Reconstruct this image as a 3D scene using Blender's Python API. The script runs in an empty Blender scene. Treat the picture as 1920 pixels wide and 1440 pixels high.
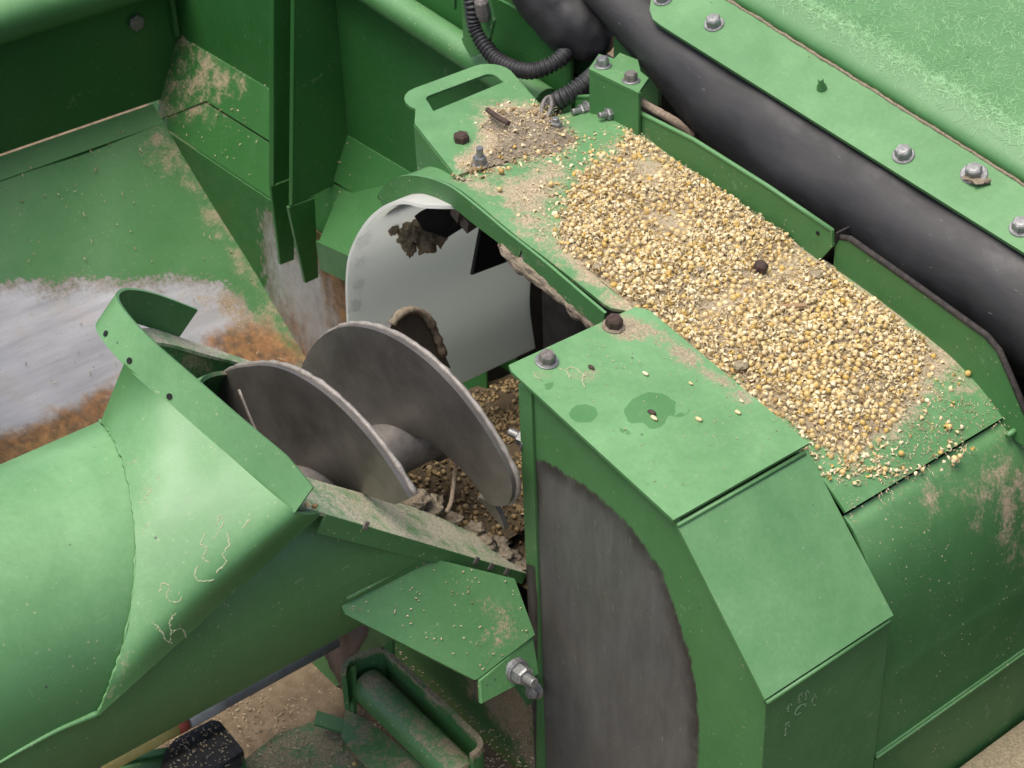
import bpy, math, random
import numpy as np
from mathutils import Vector, Matrix, noise as mnoise
from mathutils.geometry import delaunay_2d_cdt

random.seed(7)
rng = np.random.default_rng(7)
scene = bpy.context.scene
COL = scene.collection
PI = math.pi

# ------------------------------------------------------------------ camera
# X runs along the hood towards the right foreground, Y runs along the auger, Z is up (metres)
W, H, F = 1920.0, 1440.0, 3400.0
_dn = np.array([200, -4910, -F]); _up = -_dn / np.linalg.norm(_dn)
_b = np.array([5285, 2570, -F]); _b = _b - _up * _b.dot(_up); _b /= np.linalg.norm(_b)
R = np.array([np.cross(_b, _up), _b, _up])


def ray(px, py):
    d = np.array([px - W / 2, H / 2 - py, -F])
    return R @ d / np.linalg.norm(d)


C = -1.45 * ray(1270, 965)
cam_data = bpy.data.cameras.new('camera')
cam_data.sensor_fit = 'HORIZONTAL'
cam_data.sensor_width = 36.0
cam_data.lens = 36.0 * F / W
cam_data.clip_start = 0.02
cam_data.clip_end = 100.0
cam_data.dof.use_dof = True
cam_data.dof.focus_distance = 1.46
cam_data.dof.aperture_fstop = 30.0
cam = bpy.data.objects.new('camera', cam_data)
COL.objects.link(cam)
cam.matrix_world = Matrix.Translation(Vector(C)) @ Matrix(R.tolist()).to_4x4()
scene.camera = cam

# ------------------------------------------------------------------ light: overcast sky, one very soft sun
SUN_EL, SUN_AZ = math.radians(62), math.radians(215)
world = bpy.data.worlds.new('World')
scene.world = world
world.use_nodes = True
wt = world.node_tree
bg = wt.nodes['Background']
sky = wt.nodes.new('ShaderNodeTexSky')
sky.sky_type = 'NISHITA'
sky.sun_disc = False
sky.sun_elevation = SUN_EL
sky.sun_rotation = math.radians(-55)
sky.air_density = 0.4
sky.dust_density = 3.0
sky.ozone_density = 0.6
wt.links.new(sky.outputs[0], bg.inputs[0])
bg.inputs[1].default_value = 0.150
sun_data = bpy.data.lights.new('sun', 'SUN')
sun_data.energy = 1.5
sun_data.angle = math.radians(40)
sun_data.color = (1.0, 0.965, 0.91)
sun = bpy.data.objects.new('sun', sun_data)
COL.objects.link(sun)
# the sun stands high, behind the viewer's left shoulder
sd = Vector((-0.06, -0.38, 1.20)).normalized()
sun.rotation_euler = sd.to_track_quat('Z', 'Y').to_euler()
sky.sun_rotation = math.atan2(sd.x, sd.y)
sky.sun_elevation = math.asin(sd.z)
scene.view_settings.view_transform = 'Standard'
scene.view_settings.look = 'None'
scene.view_settings.gamma = 1.0
scene.view_settings.exposure = 0.84
scene.view_settings.use_curve_mapping = False
scene.cycles.max_bounces = 6
scene.cycles.use_denoising = True


# ------------------------------------------------------------------ geometry helpers
def plane_hit(px, py, p, n):
    r = ray(px, py); n = np.asarray(n, float)
    return C + r * (np.dot(np.asarray(p, float) - C, n) / np.dot(r, n))


def AX(px, py, x): return plane_hit(px, py, (x, 0, 0), (1, 0, 0))
def AY(px, py, y): return plane_hit(px, py, (0, y, 0), (0, 1, 0))
def AZ(px, py, z): return plane_hit(px, py, (0, 0, z), (0, 0, 1))


def proj(P):
    c = (np.atleast_2d(P) - C) @ R
    return np.stack([W / 2 + F * c[:, 0] / -c[:, 2], H / 2 - F * c[:, 1] / -c[:, 2]], 1)


def poly_sd(q, poly):
    """signed distance of points q (n,2) to a polygon, positive inside"""
    q = np.atleast_2d(np.asarray(q, float)); poly = np.asarray(poly, float)
    d = np.full(len(q), 1e18); ins = np.zeros(len(q), bool)
    for a, b in zip(poly, np.roll(poly, -1, 0)):
        e = b - a; w = q - a
        t = np.clip((w @ e) / max(e @ e, 1e-12), 0, 1)
        d = np.minimum(d, ((w - t[:, None] * e) ** 2).sum(1))
        c = (a[1] > q[:, 1]) != (b[1] > q[:, 1])
        with np.errstate(divide='ignore', invalid='ignore'):
            xi = a[0] + (q[:, 1] - a[1]) / (b[1] - a[1]) * (b[0] - a[0])
        ins ^= c & (q[:, 0] < xi)
    d = np.sqrt(d)
    return np.where(ins, d, -d)


def mask(*polys, scale=20.0, gain=1.0):
    """surface stain whose outline passes through these sight points: 0 far outside, 1 on the border, 2 deep inside"""
    def f(P):
        q = proj(P)
        return np.clip(1 + np.max([poly_sd(q, p) for p in polys], 0) / scale, 0, 2) * gain
    return f


WO = {}


def smoothstep(a, b, x):
    t = np.clip((x - a) / (b - a), 0, 1)
    return t * t * (3 - 2 * t)


def spline(pts, n):
    """Catmull-Rom through pts, n samples"""
    p = np.asarray(pts, float)
    p = np.vstack([2 * p[0] - p[1], p, 2 * p[-1] - p[-2]])
    m = len(p) - 3
    out = []
    for s in np.linspace(0, m, n):
        i = min(int(s), m - 1); t = s - i
        a, b, c, d = p[i], p[i + 1], p[i + 2], p[i + 3]
        out.append(.5 * ((2 * b) + (c - a) * t + (2 * a - 5 * b + 4 * c - d) * t * t + (3 * b - a - 3 * c + d) * t ** 3))
    return np.array(out)


def props(o, label=None, cat=None, group=None, kind=None):
    if label: o['label'] = label
    if cat: o['category'] = cat
    if group: o['group'] = group
    if kind: o['kind'] = kind
    return o


def thing(name, base, label, cat, group=None):
    o = bpy.data.objects.new(name, None)
    o.empty_display_size = 0.03
    COL.objects.link(o)
    o.location = Vector(base)
    WO[o.name] = np.array(base, float)
    return props(o, label, cat, group)


def make(name, V, faces, mat, parent=None, masks=None, smooth=False, origin=None, sharp=None):
    V = np.asarray(V, float)
    o0 = np.array(origin, float) if origin is not None else (V.min(0) + V.max(0)) / 2
    me = bpy.data.meshes.new(name)
    me.from_pydata((V - o0).tolist(), [], [list(map(int, f)) for f in faces])
    if masks:
        for k, fn in masks.items():
            a = me.attributes.new(k, 'FLOAT', 'POINT')
            val = fn(V) if callable(fn) else fn
            a.data.foreach_set('value', np.asarray(val, np.float32))
    if smooth:
        me.polygons.foreach_set('use_smooth', [True] * len(me.polygons))
        if sharp: me.set_sharp_from_angle(angle=math.radians(sharp))
    me.materials.append(mat)
    ob = bpy.data.objects.new(name, me)
    COL.objects.link(ob)
    WO[ob.name] = o0
    if parent is not None:
        ob.parent = parent
        ob.location = Vector(o0 - WO[parent.name])
    else:
        ob.location = Vector(o0)
    return ob


class MB:
    def __init__(s): s.v = []; s.f = []; s.n = 0

    def add(s, V, Fc):
        V = np.asarray(V, float)
        s.v.append(V); s.f += [[i + s.n for i in f] for f in Fc]; s.n += len(V)
        return s

    def box(s, c, ex, ey, ez, bev=0.0):
        """box centred at c with half-extent vectors"""
        c, ex, ey, ez = map(lambda a: np.asarray(a, float), (c, ex, ey, ez))
        V = [c + sx * ex + sy * ey + sz * ez for sz in (-1, 1) for sy in (-1, 1) for sx in (-1, 1)]
        return s.add(V, [(0, 2, 3, 1), (4, 5, 7, 6), (0, 1, 5, 4), (2, 6, 7, 3), (0, 4, 6, 2), (1, 3, 7, 5)])

    def tube(s, path, r, n=14, caps=True):
        p = np.asarray(path, float); m = len(p)
        r = np.full(m, r) if np.isscalar(r) else np.asarray(r)
        T = np.gradient(p, axis=0); T /= np.linalg.norm(T, axis=1)[:, None]
        ref = np.array([0, 0, 1.]) if abs(T[0][2]) < .9 else np.array([1., 0, 0])
        u = np.cross(T[0], ref); u /= np.linalg.norm(u)
        V = []
        for i in range(m):
            u = u - T[i] * (u @ T[i]); u /= np.linalg.norm(u)
            w = np.cross(T[i], u)
            for k in range(n):
                a = 2 * PI * k / n
                V.append(p[i] + r[i] * (math.cos(a) * u + math.sin(a) * w))
        Fc = [(i * n + k, i * n + (k + 1) % n, (i + 1) * n + (k + 1) % n, (i + 1) * n + k) for i in range(m - 1) for k in range(n)]
        if caps:
            Fc += [tuple(range(n - 1, -1, -1)), tuple((m - 1) * n + k for k in range(n))]
        return s.add(V, Fc)

    def lathe(s, c, axis, prof, n=24, phase=0.0):
        """prof: (radius, height along axis)"""
        c = np.asarray(c, float); ax = np.asarray(axis, float); ax = ax / np.linalg.norm(ax)
        ref = np.array([0, 0, 1.]) if abs(ax[2]) < .8 else np.array([1., 0, 0])
        u = np.cross(ax, ref); u /= np.linalg.norm(u); w = np.cross(ax, u)
        V = [c + ax * h + r * (math.cos(2 * PI * k / n + phase) * u + math.sin(2 * PI * k / n + phase) * w) for r, h in prof for k in range(n)]
        m = len(prof)
        Fc = [(i * n + k, i * n + (k + 1) % n, (i + 1) * n + (k + 1) % n, (i + 1) * n + k) for i in range(m - 1) for k in range(n)]
        Fc += [tuple(range(n - 1, -1, -1)), tuple((m - 1) * n + k for k in range(n))]
        return s.add(V, Fc)

    def build(s, name, mat, parent=None, **k):
        return make(name, np.vstack(s.v), s.f, mat, parent, **k)


def plate(name, pts, th, mat, parent=None, res=None, masks=None, holes=(), wob=0.0, face=None):
    """flat sheet: outline pts (3D, on one plane), front towards the viewer side, thickness th behind it"""
    P = np.asarray(pts, float)
    n = np.zeros(3)
    for a, b in zip(P, np.roll(P, -1, 0)): n += np.cross(a, b)
    n /= np.linalg.norm(n)
    c = P.mean(0)
    if face is None: face = C - c
    if n @ np.asarray(face, float) < 0: n = -n
    u = P[1] - P[0]; u -= n * (u @ n); u /= np.linalg.norm(u); v = np.cross(n, u)
    to2 = lambda Q: np.stack([(np.asarray(Q) - c) @ u, (np.asarray(Q) - c) @ v], 1)

    def densify(q):
        if not res: return q
        out = []
        for a, b in zip(q, np.roll(q, -1, 0)):
            k = max(1, int(np.linalg.norm(b - a) / res))
            out += [a + (b - a) * i / k for i in range(k)]
        return np.array(out)
    q = densify(to2(P)); hq = [densify(to2(h)) for h in holes]
    loops = [q] + hq
    vs = []; es = []
    for L in loops:
        k = len(vs); vs += [Vector(a) for a in L]; es += [(k + i, k + (i + 1) % len(L)) for i in range(len(L))]
    if res:
        g0, g1 = q.min(0), q.max(0)
        gx, gy = np.meshgrid(np.arange(g0[0] + res / 2, g1[0], res), np.arange(g0[1] + res / 2, g1[1], res))
        g = np.stack([gx.ravel(), gy.ravel()], 1)
        ok = poly_sd(g, q) > res * .35
        for h in hq: ok &= poly_sd(g, h) < -res * .35
        vs += [Vector(a) for a in g[ok]]
    v2, _, f2, *_ = delaunay_2d_cdt(vs, es, [], 0, 1e-7)
    v2 = np.array([tuple(a) for a in v2])
    cen = np.array([v2[list(f)].mean(0) for f in f2])
    keep = poly_sd(cen, q) > 0
    for h in hq: keep &= poly_sd(cen, h) < 0
    tri = [list(f) for f, k in zip(f2, keep) if k]
    T3 = c + v2[:, :1] * u + v2[:, 1:] * v
    if wob:
        T3 = T3 + n * np.array([mnoise.noise(Vector(a) * 9) * wob for a in T3])[:, None]
    # orient
    a, b, d = v2[tri[0][0]], v2[tri[0][1]], v2[tri[0][2]]
    if (b - a)[0] * (d - a)[1] - (b - a)[1] * (d - a)[0] < 0: tri = [t[::-1] for t in tri]
    N = len(T3)
    faces = tri + [[i + N for i in t[::-1]] for t in tri]
    cnt = {}
    for t in tri:
        for i in range(3):
            e = (t[i], t[(i + 1) % 3]); cnt[e] = 1
    for (i, j) in cnt:
        if (j, i) not in cnt: faces.append([j, i, i + N, j + N])
    ob = make(name, np.vstack([T3, T3 - n * th]), faces, mat, parent, masks)
    if th >= .002:
        bv = ob.modifiers.new('worn_edge', 'BEVEL'); bv.width = min(.0009, th * .3); bv.segments = 2
        bv.limit_method = 'ANGLE'; bv.angle_limit = math.radians(55)
    return ob


def surf(name, G, th, mat, parent=None, masks=None, flip=False, closed=False, sharp=35):
    """sheet from a grid of points G (ns,nt,3); th thickness on the hidden side"""
    G = np.asarray(G, float); ns, nt = G.shape[:2]
    ds = np.gradient(G, axis=0); dt = np.gradient(G, axis=1)
    if closed:
        ds[0] = ds[-1] = (G[1] - G[-2])
    N = np.cross(ds, dt); N /= np.linalg.norm(N, axis=2)[..., None] + 1e-12
    if flip: N = -N
    V = np.vstack([G.reshape(-1, 3), (G - N * th).reshape(-1, 3)])
    K = ns * nt
    idx = lambda i, j: i * nt + j
    f = []
    for i in range(ns - 1):
        for j in range(nt - 1):
            q = [idx(i, j), idx(i + 1, j), idx(i + 1, j + 1), idx(i, j + 1)]
            if flip: q = q[::-1]
            f.append(q); f.append([a + K for a in q[::-1]])
    bd = [idx(i, 0) for i in range(ns)] + [idx(ns - 1, j) for j in range(1, nt)] + [idx(i, nt - 1) for i in range(ns - 2, -1, -1)] + [idx(0, j) for j in range(nt - 2, 0, -1)]
    for a, b in zip(bd, bd[1:] + bd[:1]):
        q = [b, a, a + K, b + K]
        f.append(q[::-1] if flip else q)
    return make(name, V, f, mat, parent, masks, smooth=True, sharp=sharp)


def extrude_profile(prof, y0, y1, n, ny=24):
    """profile (X,Z) points -> grid; y0,y1 numbers or functions of X"""
    p = spline(prof, n)
    G = np.zeros((n, ny, 3))
    for i, (x, z) in enumerate(p):
        a = y0(x) if callable(y0) else y0
        b = y1(x) if callable(y1) else y1
        G[i, :, 0] = x; G[i, :, 2] = z; G[i, :, 1] = np.linspace(a, b, ny)
    return G


# ------------------------------------------------------------------ materials
class NT:
    def __init__(s, name):
        s.m = bpy.data.materials.new(name); s.m.use_nodes = True
        s.t = s.m.node_tree; s.b = s.t.nodes['Principled BSDF']
        s.tc = s.t.nodes.new('ShaderNodeTexCoord')
        s.obj = s.tc.outputs['Object']

    def n(s, typ, **kw):
        nd = s.t.nodes.new('ShaderNode' + typ)
        for k, v in kw.items(): setattr(nd, k, v)
        return nd

    def put(s, sock, v):
        if isinstance(v, bpy.types.NodeSocket): s.t.links.new(v, sock)
        elif isinstance(v, (tuple, list)) and len(v) == 3 and sock.type == 'RGBA': sock.default_value = (*v, 1)
        else: sock.default_value = v

    def vec(s, scale=(1, 1, 1), rot=(0, 0, 0), loc=(0, 0, 0), src=None):
        nd = s.n('Mapping'); s.put(nd.inputs[0], src or s.obj)
        nd.inputs['Location'].default_value = loc; nd.inputs['Rotation'].default_value = rot; nd.inputs['Scale'].default_value = scale
        return nd.outputs[0]

    def noise(s, scale, detail=4, rough=.6, vec=None, dist=0.0):
        nd = s.n('TexNoise'); s.put(nd.inputs['Vector'], vec or s.obj)
        nd.inputs['Scale'].default_value = scale; nd.inputs['Detail'].default_value = detail
        nd.inputs['Roughness'].default_value = rough; nd.inputs['Distortion'].default_value = dist
        return nd.outputs[0]

    def voro(s, scale, feature='F1', vec=None, rand=1.0):
        nd = s.n('TexVoronoi', feature=feature); s.put(nd.inputs['Vector'], vec or s.obj)
        nd.inputs['Scale'].default_value = scale; nd.inputs['Randomness'].default_value = rand
        return nd.outputs[0]

    def math(s, op, a, b=0.0, c=None, clamp=False):
        nd = s.n('Math', operation=op, use_clamp=clamp)
        s.put(nd.inputs[0], a); s.put(nd.inputs[1], b)
        if c is not None: s.put(nd.inputs[2], c)
        return nd.outputs[0]

    def rng(s, v, a, b, c=0.0, d=1.0, smooth=True):
        nd = s.n('MapRange', interpolation_type='SMOOTHSTEP' if smooth else 'LINEAR')
        s.put(nd.inputs[0], v)
        for i, x in enumerate((a, b, c, d)): s.put(nd.inputs[i + 1], x)
        return nd.outputs[0]

    def mix(s, f, a, b, blend='MIX'):
        nd = s.n('Mix', data_type='RGBA', blend_type=blend)
        s.put(nd.inputs[0], f); s.put(nd.inputs[6], a); s.put(nd.inputs[7], b)
        return nd.outputs[2]

    def attr(s, name):
        return s.n('Attribute', attribute_name=name).outputs['Fac']

    def bump(s, h, strength=.3, dist=.001):
        nd = s.n('Bump'); nd.inputs['Strength'].default_value = strength; nd.inputs['Distance'].default_value = dist
        s.put(nd.inputs['Height'], h)
        return nd.outputs[0]

    def done(s, col, rough=.5, metal=0.0, normal=None, spec=.5):
        s.put(s.b.inputs['Base Color'], col); s.put(s.b.inputs['Roughness'], rough); s.put(s.b.inputs['Metallic'], metal)
        s.b.inputs['Specular IOR Level'].default_value = spec
        if normal is not None: s.put(s.b.inputs['Normal'], normal)
        return s.m


GREEN = (0.024, 0.118, 0.024)
DUST = (0.36, 0.285, 0.185)
METAL = (0.20, 0.185, 0.165)


def paint(name, film=.42, speck=.5, dusty=.0, metal=METAL, wamp=.5, rim=(.03, .025, .022), rust=(.25, .125, .045), green=GREEN,
          metal_rough=.5, streak=None, dust=DUST, rough=.42, side=.4):
    """green machine paint with dust film, specks, scratches; the attributes wear, dust, rust, wet give places"""
    t = NT(name)
    big = t.noise(5, 2, .6); mid = t.noise(28, 4, .65); fine = t.noise(220, 3, .7)
    col = t.mix(t.rng(big, .3, .75), green, tuple(a * b for a, b in zip(green, (1.25, 1.12, 1.2))))
    # chalky film of dust that settles on faces turned up
    geo = t.n('NewGeometry'); sx = t.n('SeparateXYZ'); t.put(sx.inputs[0], geo.outputs['Normal'])
    upf = t.rng(sx.outputs[2], .15, .95)
    f = t.math('MULTIPLY', t.math('ADD', t.math('MULTIPLY', upf, film * .6), film * side), t.rng(mid, .2, .8, .90, 1.10), clamp=True)
    f = t.math('MULTIPLY', f, t.rng(fine, .3, .7, .94, 1.06), clamp=True)
    f = t.math('MULTIPLY', f, t.rng(t.noise(8, 4, .65, t.vec((1, 1, .45), (.2, .1, .3)), .6), .25, .75, .78, 1.20), clamp=True)
    col = t.mix(f, col, (.31, .57, .265))
    # hair scratches
    sc1 = t.noise(60, 2, .5, t.vec((1, 14, 1), (0.3, .4, .55)))
    sc2 = t.noise(55, 2, .5, t.vec((13, 1, 1), (.2, .1, -.35)))
    scr = t.math('MAXIMUM', t.rng(sc1, .70, .75), t.rng(sc2, .70, .75))
    col = t.mix(t.math('MULTIPLY', scr, .16), col, (.33, .45, .27))
    chip = t.math('MULTIPLY', t.rng(t.voro(60), .085, .055), t.rng(t.noise(16, 2, .6), .56, .62))
    col = t.mix(t.math('MULTIPLY', chip, .8), col, (.045, .05, .042))
    # stuck specks of meal
    vo = t.voro(150); gate = t.rng(t.noise(45, 2, .6), .47, .62)
    spk = t.math('MULTIPLY', t.rng(vo, .17, .11), gate)
    vo2 = t.voro(420); spk2 = t.math('MULTIPLY', t.rng(vo2, .2, .12), t.rng(t.noise(30, 2, .6), .5, .62))
    s_all = t.math('MULTIPLY', t.math('MAXIMUM', spk, t.math('MULTIPLY', spk2, .6)), speck, clamp=True)
    col = t.mix(s_all, col, (.52, .48, .30))
    # paint worn through to metal
    wn = t.math('ADD', t.math('MULTIPLY', t.math('SUBTRACT', t.noise(60, 5, .7, streak and t.vec(streak)), .5), wamp * 1.6),
                t.math('MULTIPLY', t.math('SUBTRACT', t.noise(170, 4, .75, t.vec((1, 1, .35))), .5), wamp * 2.2))
    wv = t.math('ADD', t.attr('wear'), wn)
    wf = t.rng(wv, .93, 1.07)
    rimf = t.math('MULTIPLY', t.math('MULTIPLY', t.rng(wv, .86, 1.0), t.rng(wv, 1.75, .98)), t.rng(t.noise(35, 3, .6), .3, .6, .45, 1.0))
    st = t.noise(40, 4, .7, t.vec(streak or (1, 1, .25)))
    mcol = t.mix(t.rng(st, .25, .75), tuple(a * .80 for a in metal), tuple(a * 1.15 for a in metal))
    mcol = t.mix(t.rng(t.noise(14, 4, .6), .5, .75, 0, .55), mcol, tuple(a * b for a, b in zip(metal, (.95, .80, .66))))
    scm = t.rng(t.noise(90, 2, .5, t.vec((1, 1, 9), (.5, .3, .2))), .71, .75)
    scn = t.rng(t.noise(70, 2, .5, t.vec((9, 9, .8), (.1, .55, .1))), .70, .74)
    mcol = t.mix(t.math('MULTIPLY', t.math('MAXIMUM', scm, scn), .45), mcol, (.42, .41, .37))
    pit = t.rng(t.voro(260), .16, .09)
    mcol = t.mix(t.math('MULTIPLY', pit, t.rng(t.noise(50), .5, .62)), mcol, (.05, .04, .035))
    col = t.mix(wf, col, mcol)
    col = t.mix(t.math('MULTIPLY', rimf, .85), col, rim)
    # settled dust in places
    dn = t.math('ADD', t.math('MULTIPLY', t.math('SUBTRACT', t.noise(38, 5, .68), .5), 1.9), t.math('MULTIPLY', t.math('SUBTRACT', t.noise(300, 3, .7), .5), .9))
    dv = t.math('ADD', t.math('ADD', t.attr('dust'), dn), dusty)
    df = t.math('MULTIPLY', t.rng(dv, .75, 1.3), .93)
    dcol = t.mix(t.rng(t.noise(420, 3, .75), .3, .7), tuple(a * .62 for a in dust), tuple(min(1, a * 1.3) for a in dust))
    col = t.mix(df, col, dcol)
    # rust
    rv = t.math('ADD', t.attr('rust'), t.math('MULTIPLY', t.math('SUBTRACT', t.noise(30, 5, .62), .5), 1.3))
    rf = t.math('MULTIPLY', t.rng(rv, .75, 1.4), .9)
    rcol = t.mix(t.rng(t.noise(70, 4, .7), .3, .7), tuple(a * b for a, b in zip(rust, (.42, .5, .7))), tuple(a * 1.25 for a in rust))
    col = t.mix(rf, col, rcol)
    # water marks: cleaner, darker paint
    wet = t.rng(t.math('ADD', t.attr('wet'), t.math('MULTIPLY', t.math('SUBTRACT', t.noise(120, 4), .5), .5)), .95, 1.1)
    col = t.mix(t.math('MULTIPLY', wet, .55), col, tuple(a * 1.25 for a in green))
    ro = t.math('ADD', t.rng(mid, .3, .7, rough - .05, rough + .08), t.math('MULTIPLY', t.math('MAXIMUM', df, rf), .45), clamp=True)
    ro = t.math('MAXIMUM', ro, t.math('MULTIPLY', wf, metal_rough))
    hgt = t.math('MULTIPLY', t.noise(520, 2, .7), t.rng(t.attr('dust'), .3, 1.1, .06, 1.0))
    return t.done(col, ro, t.math('MULTIPLY', wf, .35), t.bump(hgt, .45, .0009), .45)


def simple(name, c1, c2, scale=80, rough=.6, metal=0.0, bump=.3, dust=0.0, dcol=DUST, detail=6, dist=.001, stretch=None, spec=.4, dscale=45):
    t = NT(name)
    v = t.vec(stretch) if stretch else None
    a = t.noise(scale, detail, .7, v)
    col = t.mix(t.rng(a, .28, .72), c1, c2)
    df = 0.0
    if dust:
        dv = t.math('ADD', t.attr('dust'), t.math('MULTIPLY', t.math('SUBTRACT', t.noise(dscale, 5, .7), .5), 2.2))
        df = t.rng(dv, 1.05 - dust, 1.55 - dust)
        col = t.mix(t.math('MULTIPLY', df, .85), col, t.mix(t.rng(t.noise(350, 4), .3, .7), tuple(x * .65 for x in dcol), tuple(x * 1.2 for x in dcol)))
    h = t.noise(scale * 2.5, 4, .75, v)
    return t.done(col, rough if not dust else t.math('ADD', rough, t.math('MULTIPLY', df, .3), clamp=True), metal, t.bump(h, bump, dist), spec)


M_PAINT = paint('green_paint', film=.38, side=.3)
M_TANK = paint('tank_paint', side=.02, film=.22, speck=.25, metal=(.42, .42, .43), rust=(.30, .15, .055), wamp=.75, metal_rough=.36, rim=(.20, .17, .12), streak=(1, .12, 1))
M_TUBE = paint('tube_paint', film=.52, speck=.35, side=.25)
M_HOUSE = paint('housing_paint', film=.44, speck=.30, metal=(.150, .151, .137), wamp=.24, metal_rough=.5, rim=(.05, .042, .036), streak=(1, 1, .3))
M_HOOD = paint('hood_paint', side=.30, film=.38, speck=.9, dusty=.16, dust=(.42, .33, .215))
M_LIDBODY = paint('lid_gelcoat', film=.28, speck=.05)
M_LID = paint('lid_paint', film=.35, speck=.12)
M_LIP = paint('dusty_lip_paint', film=.5, speck=.4, dust=(.50, .46, .335))
M_DIRTY = paint('grimy_paint', film=.28, speck=.6, dusty=.18, metal=(.13, .105, .09), wamp=.3)
M_FLIGHT = simple('worn_steel', (.115, .106, .092), (.215, .198, .172), 14, .40, .45, .3, dust=.50, dcol=(.15, .12, .085), dist=.0008, dscale=30)
M_SHAFT = simple('dusty_shaft_steel', (.13, .12, .11), (.24, .22, .19), 50, .5, .35, .25, dust=.45, dcol=(.30, .26, .20))
M_EDGE = simple('polished_flight_edge', (.22, .198, .168), (.40, .365, .315), 90, .5, .2, .7, dust=.80, dcol=(.14, .10, .072), dscale=60)
M_ZINC = simple('zinc_bolt', (.20, .20, .19), (.36, .36, .345), 220, .45, .6, .3, dust=.12, dcol=(.2, .17, .12))
M_RUSTBOLT = simple('rusty_bolt', (.045, .028, .022), (.11, .07, .052), 260, .8, .1, .8)
M_STEELBOLT = simple('dull_steel_bolt', (.16, .14, .12), (.30, .27, .24), 260, .55, .4, .5)
def rubber(name):
    t = NT(name)
    geo = t.n('NewGeometry'); sx = t.n('SeparateXYZ'); t.put(sx.inputs[0], geo.outputs['Normal'])
    up = t.rng(sx.outputs[2], .05, .9)
    a = t.noise(14, 5, .65, t.vec((.35, 1, 1)))
    b = t.noise(45, 5, .7, t.vec((.5, .8, .7), (0, .14, 0)))
    col = t.mix(t.rng(a, .3, .7), (.009, .009, .0095), (.020, .020, .021))
    d = t.math('MULTIPLY', t.math('ADD', t.math('MULTIPLY', up, .13), .03), t.math('MULTIPLY', t.rng(b, .25, .75, .7, 1.25), t.rng(a, .25, .7, .5, 1.25)), clamp=True)  # dust tone rises on upturned faces, putting cylinder shading into the colour
    col = t.mix(d, col, (.17, .16, .14))
    scr = t.rng(t.noise(75, 2, .5, t.vec((1, 7, 4), (.3, .5, .8))), .72, .76)
    col = t.mix(t.math('MULTIPLY', scr, .4), col, (.25, .23, .19))
    return t.done(col, t.rng(b, .3, .7, .48, .70), 0, t.bump(t.noise(16, 5, .6, t.vec((.6, 1, 1))), .35, .004), .5)


M_RUBBER = rubber('black_rubber')
M_HOSE = simple('hose_plastic', (.022, .022, .023), (.045, .044, .042), 90, .5, 0, .2, dust=.35, dcol=(.22, .19, .15))
M_LINER = simple('white_poly_liner', (.88, .875, .82), (.91, .905, .85), 12, .38, 0, .1, dust=.12, dcol=(.17, .15, .11), dscale=55)
_t = M_LINER.node_tree; _b = _t.nodes['Principled BSDF']; _o = _t.nodes['Material Output']
_tr = _t.nodes.new('ShaderNodeBsdfTranslucent'); _tr.inputs[0].default_value = (.90, .92, .87, 1)
_mx = _t.nodes.new('ShaderNodeMixShader'); _mx.inputs[0].default_value = .6
_t.links.new(_b.outputs[0], _mx.inputs[1]); _t.links.new(_tr.outputs[0], _mx.inputs[2]); _t.links.new(_mx.outputs[0], _o.inputs[0])
M_BLACK = simple('black_flap', (.012, .012, .012), (.02, .02, .02), 60, .6, 0, .3)
M_INNER = simple('inner_steel_shade', (.018, .017, .016), (.04, .036, .032), 40, .7, .1, .3, dust=.1)  # near-black colour carries the shade of hollow interiors
M_MUD = simple('dried_mud', (.22, .175, .115), (.40, .335, .235), 260, .95, 0, 1.0, dist=.002)
M_CHAFFBED = simple('chaff_bed', (.40, .31, .18), (.70, .58, .37), 420, .95, 0, 1.0, dist=.003)
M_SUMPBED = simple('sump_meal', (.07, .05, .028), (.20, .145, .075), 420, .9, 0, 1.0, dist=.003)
M_DECK = simple('dusty_deck', (.14, .098, .056), (.25, .185, .11), 60, .9, 0, .7, dust=.3, dcol=(.30, .225, .14), dscale=25)
M_GREYPIPE = simple('grey_pipe_paint', (.17, .17, .165), (.26, .26, .25), 40, .5, .2, .2, dust=.25, dcol=(.42, .35, .24), dscale=20)
M_LEVER = simple('oily_black_cap', (.022, .021, .02), (.06, .056, .052), 160, .32, .1, .6, dust=.3, dcol=(.28, .23, .17), dscale=120)
M_TWINE = simple('twine', (.20, .15, .10), (.38, .30, .21), 300, .9, 0, .6)
M_WOOD = simple('wood_chip', (.28, .17, .085), (.42, .28, .15), 200, .8, 0, .6, stretch=(1, 6, 1))
M_TRIM = simple('edge_trim_rubber', (.02, .018, .016), (.06, .05, .042), 200, .8, 0, .6, dust=.2)
M_FIBRE = simple('glass_fibre', (.17, .38, .15), (.28, .48, .24), 200, .5, 0, 0)
M_RED = simple('faded_red_label', (.35, .06, .04), (.45, .10, .06), 120, .6, 0, .2)
M_YELLOW = simple('faded_yellow_label', (.55, .45, .12), (.65, .55, .2), 120, .6, 0, .2)
M_TRAIL = simple('pale_mud', (.30, .37, .20), (.42, .44, .27), 300, .9, 0, .6)
M_SMUDGE = simple('faint_smudge', (.14, .26, .12), (.24, .34, .19), 300, .8, 0, .2)
M_SHADOWHOLE = simple('hole_shade', (.008, .009, .008), (.012, .013, .012), 60, .9, 0, 0)  # near-black colour for the shade of holes that are not cut


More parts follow.
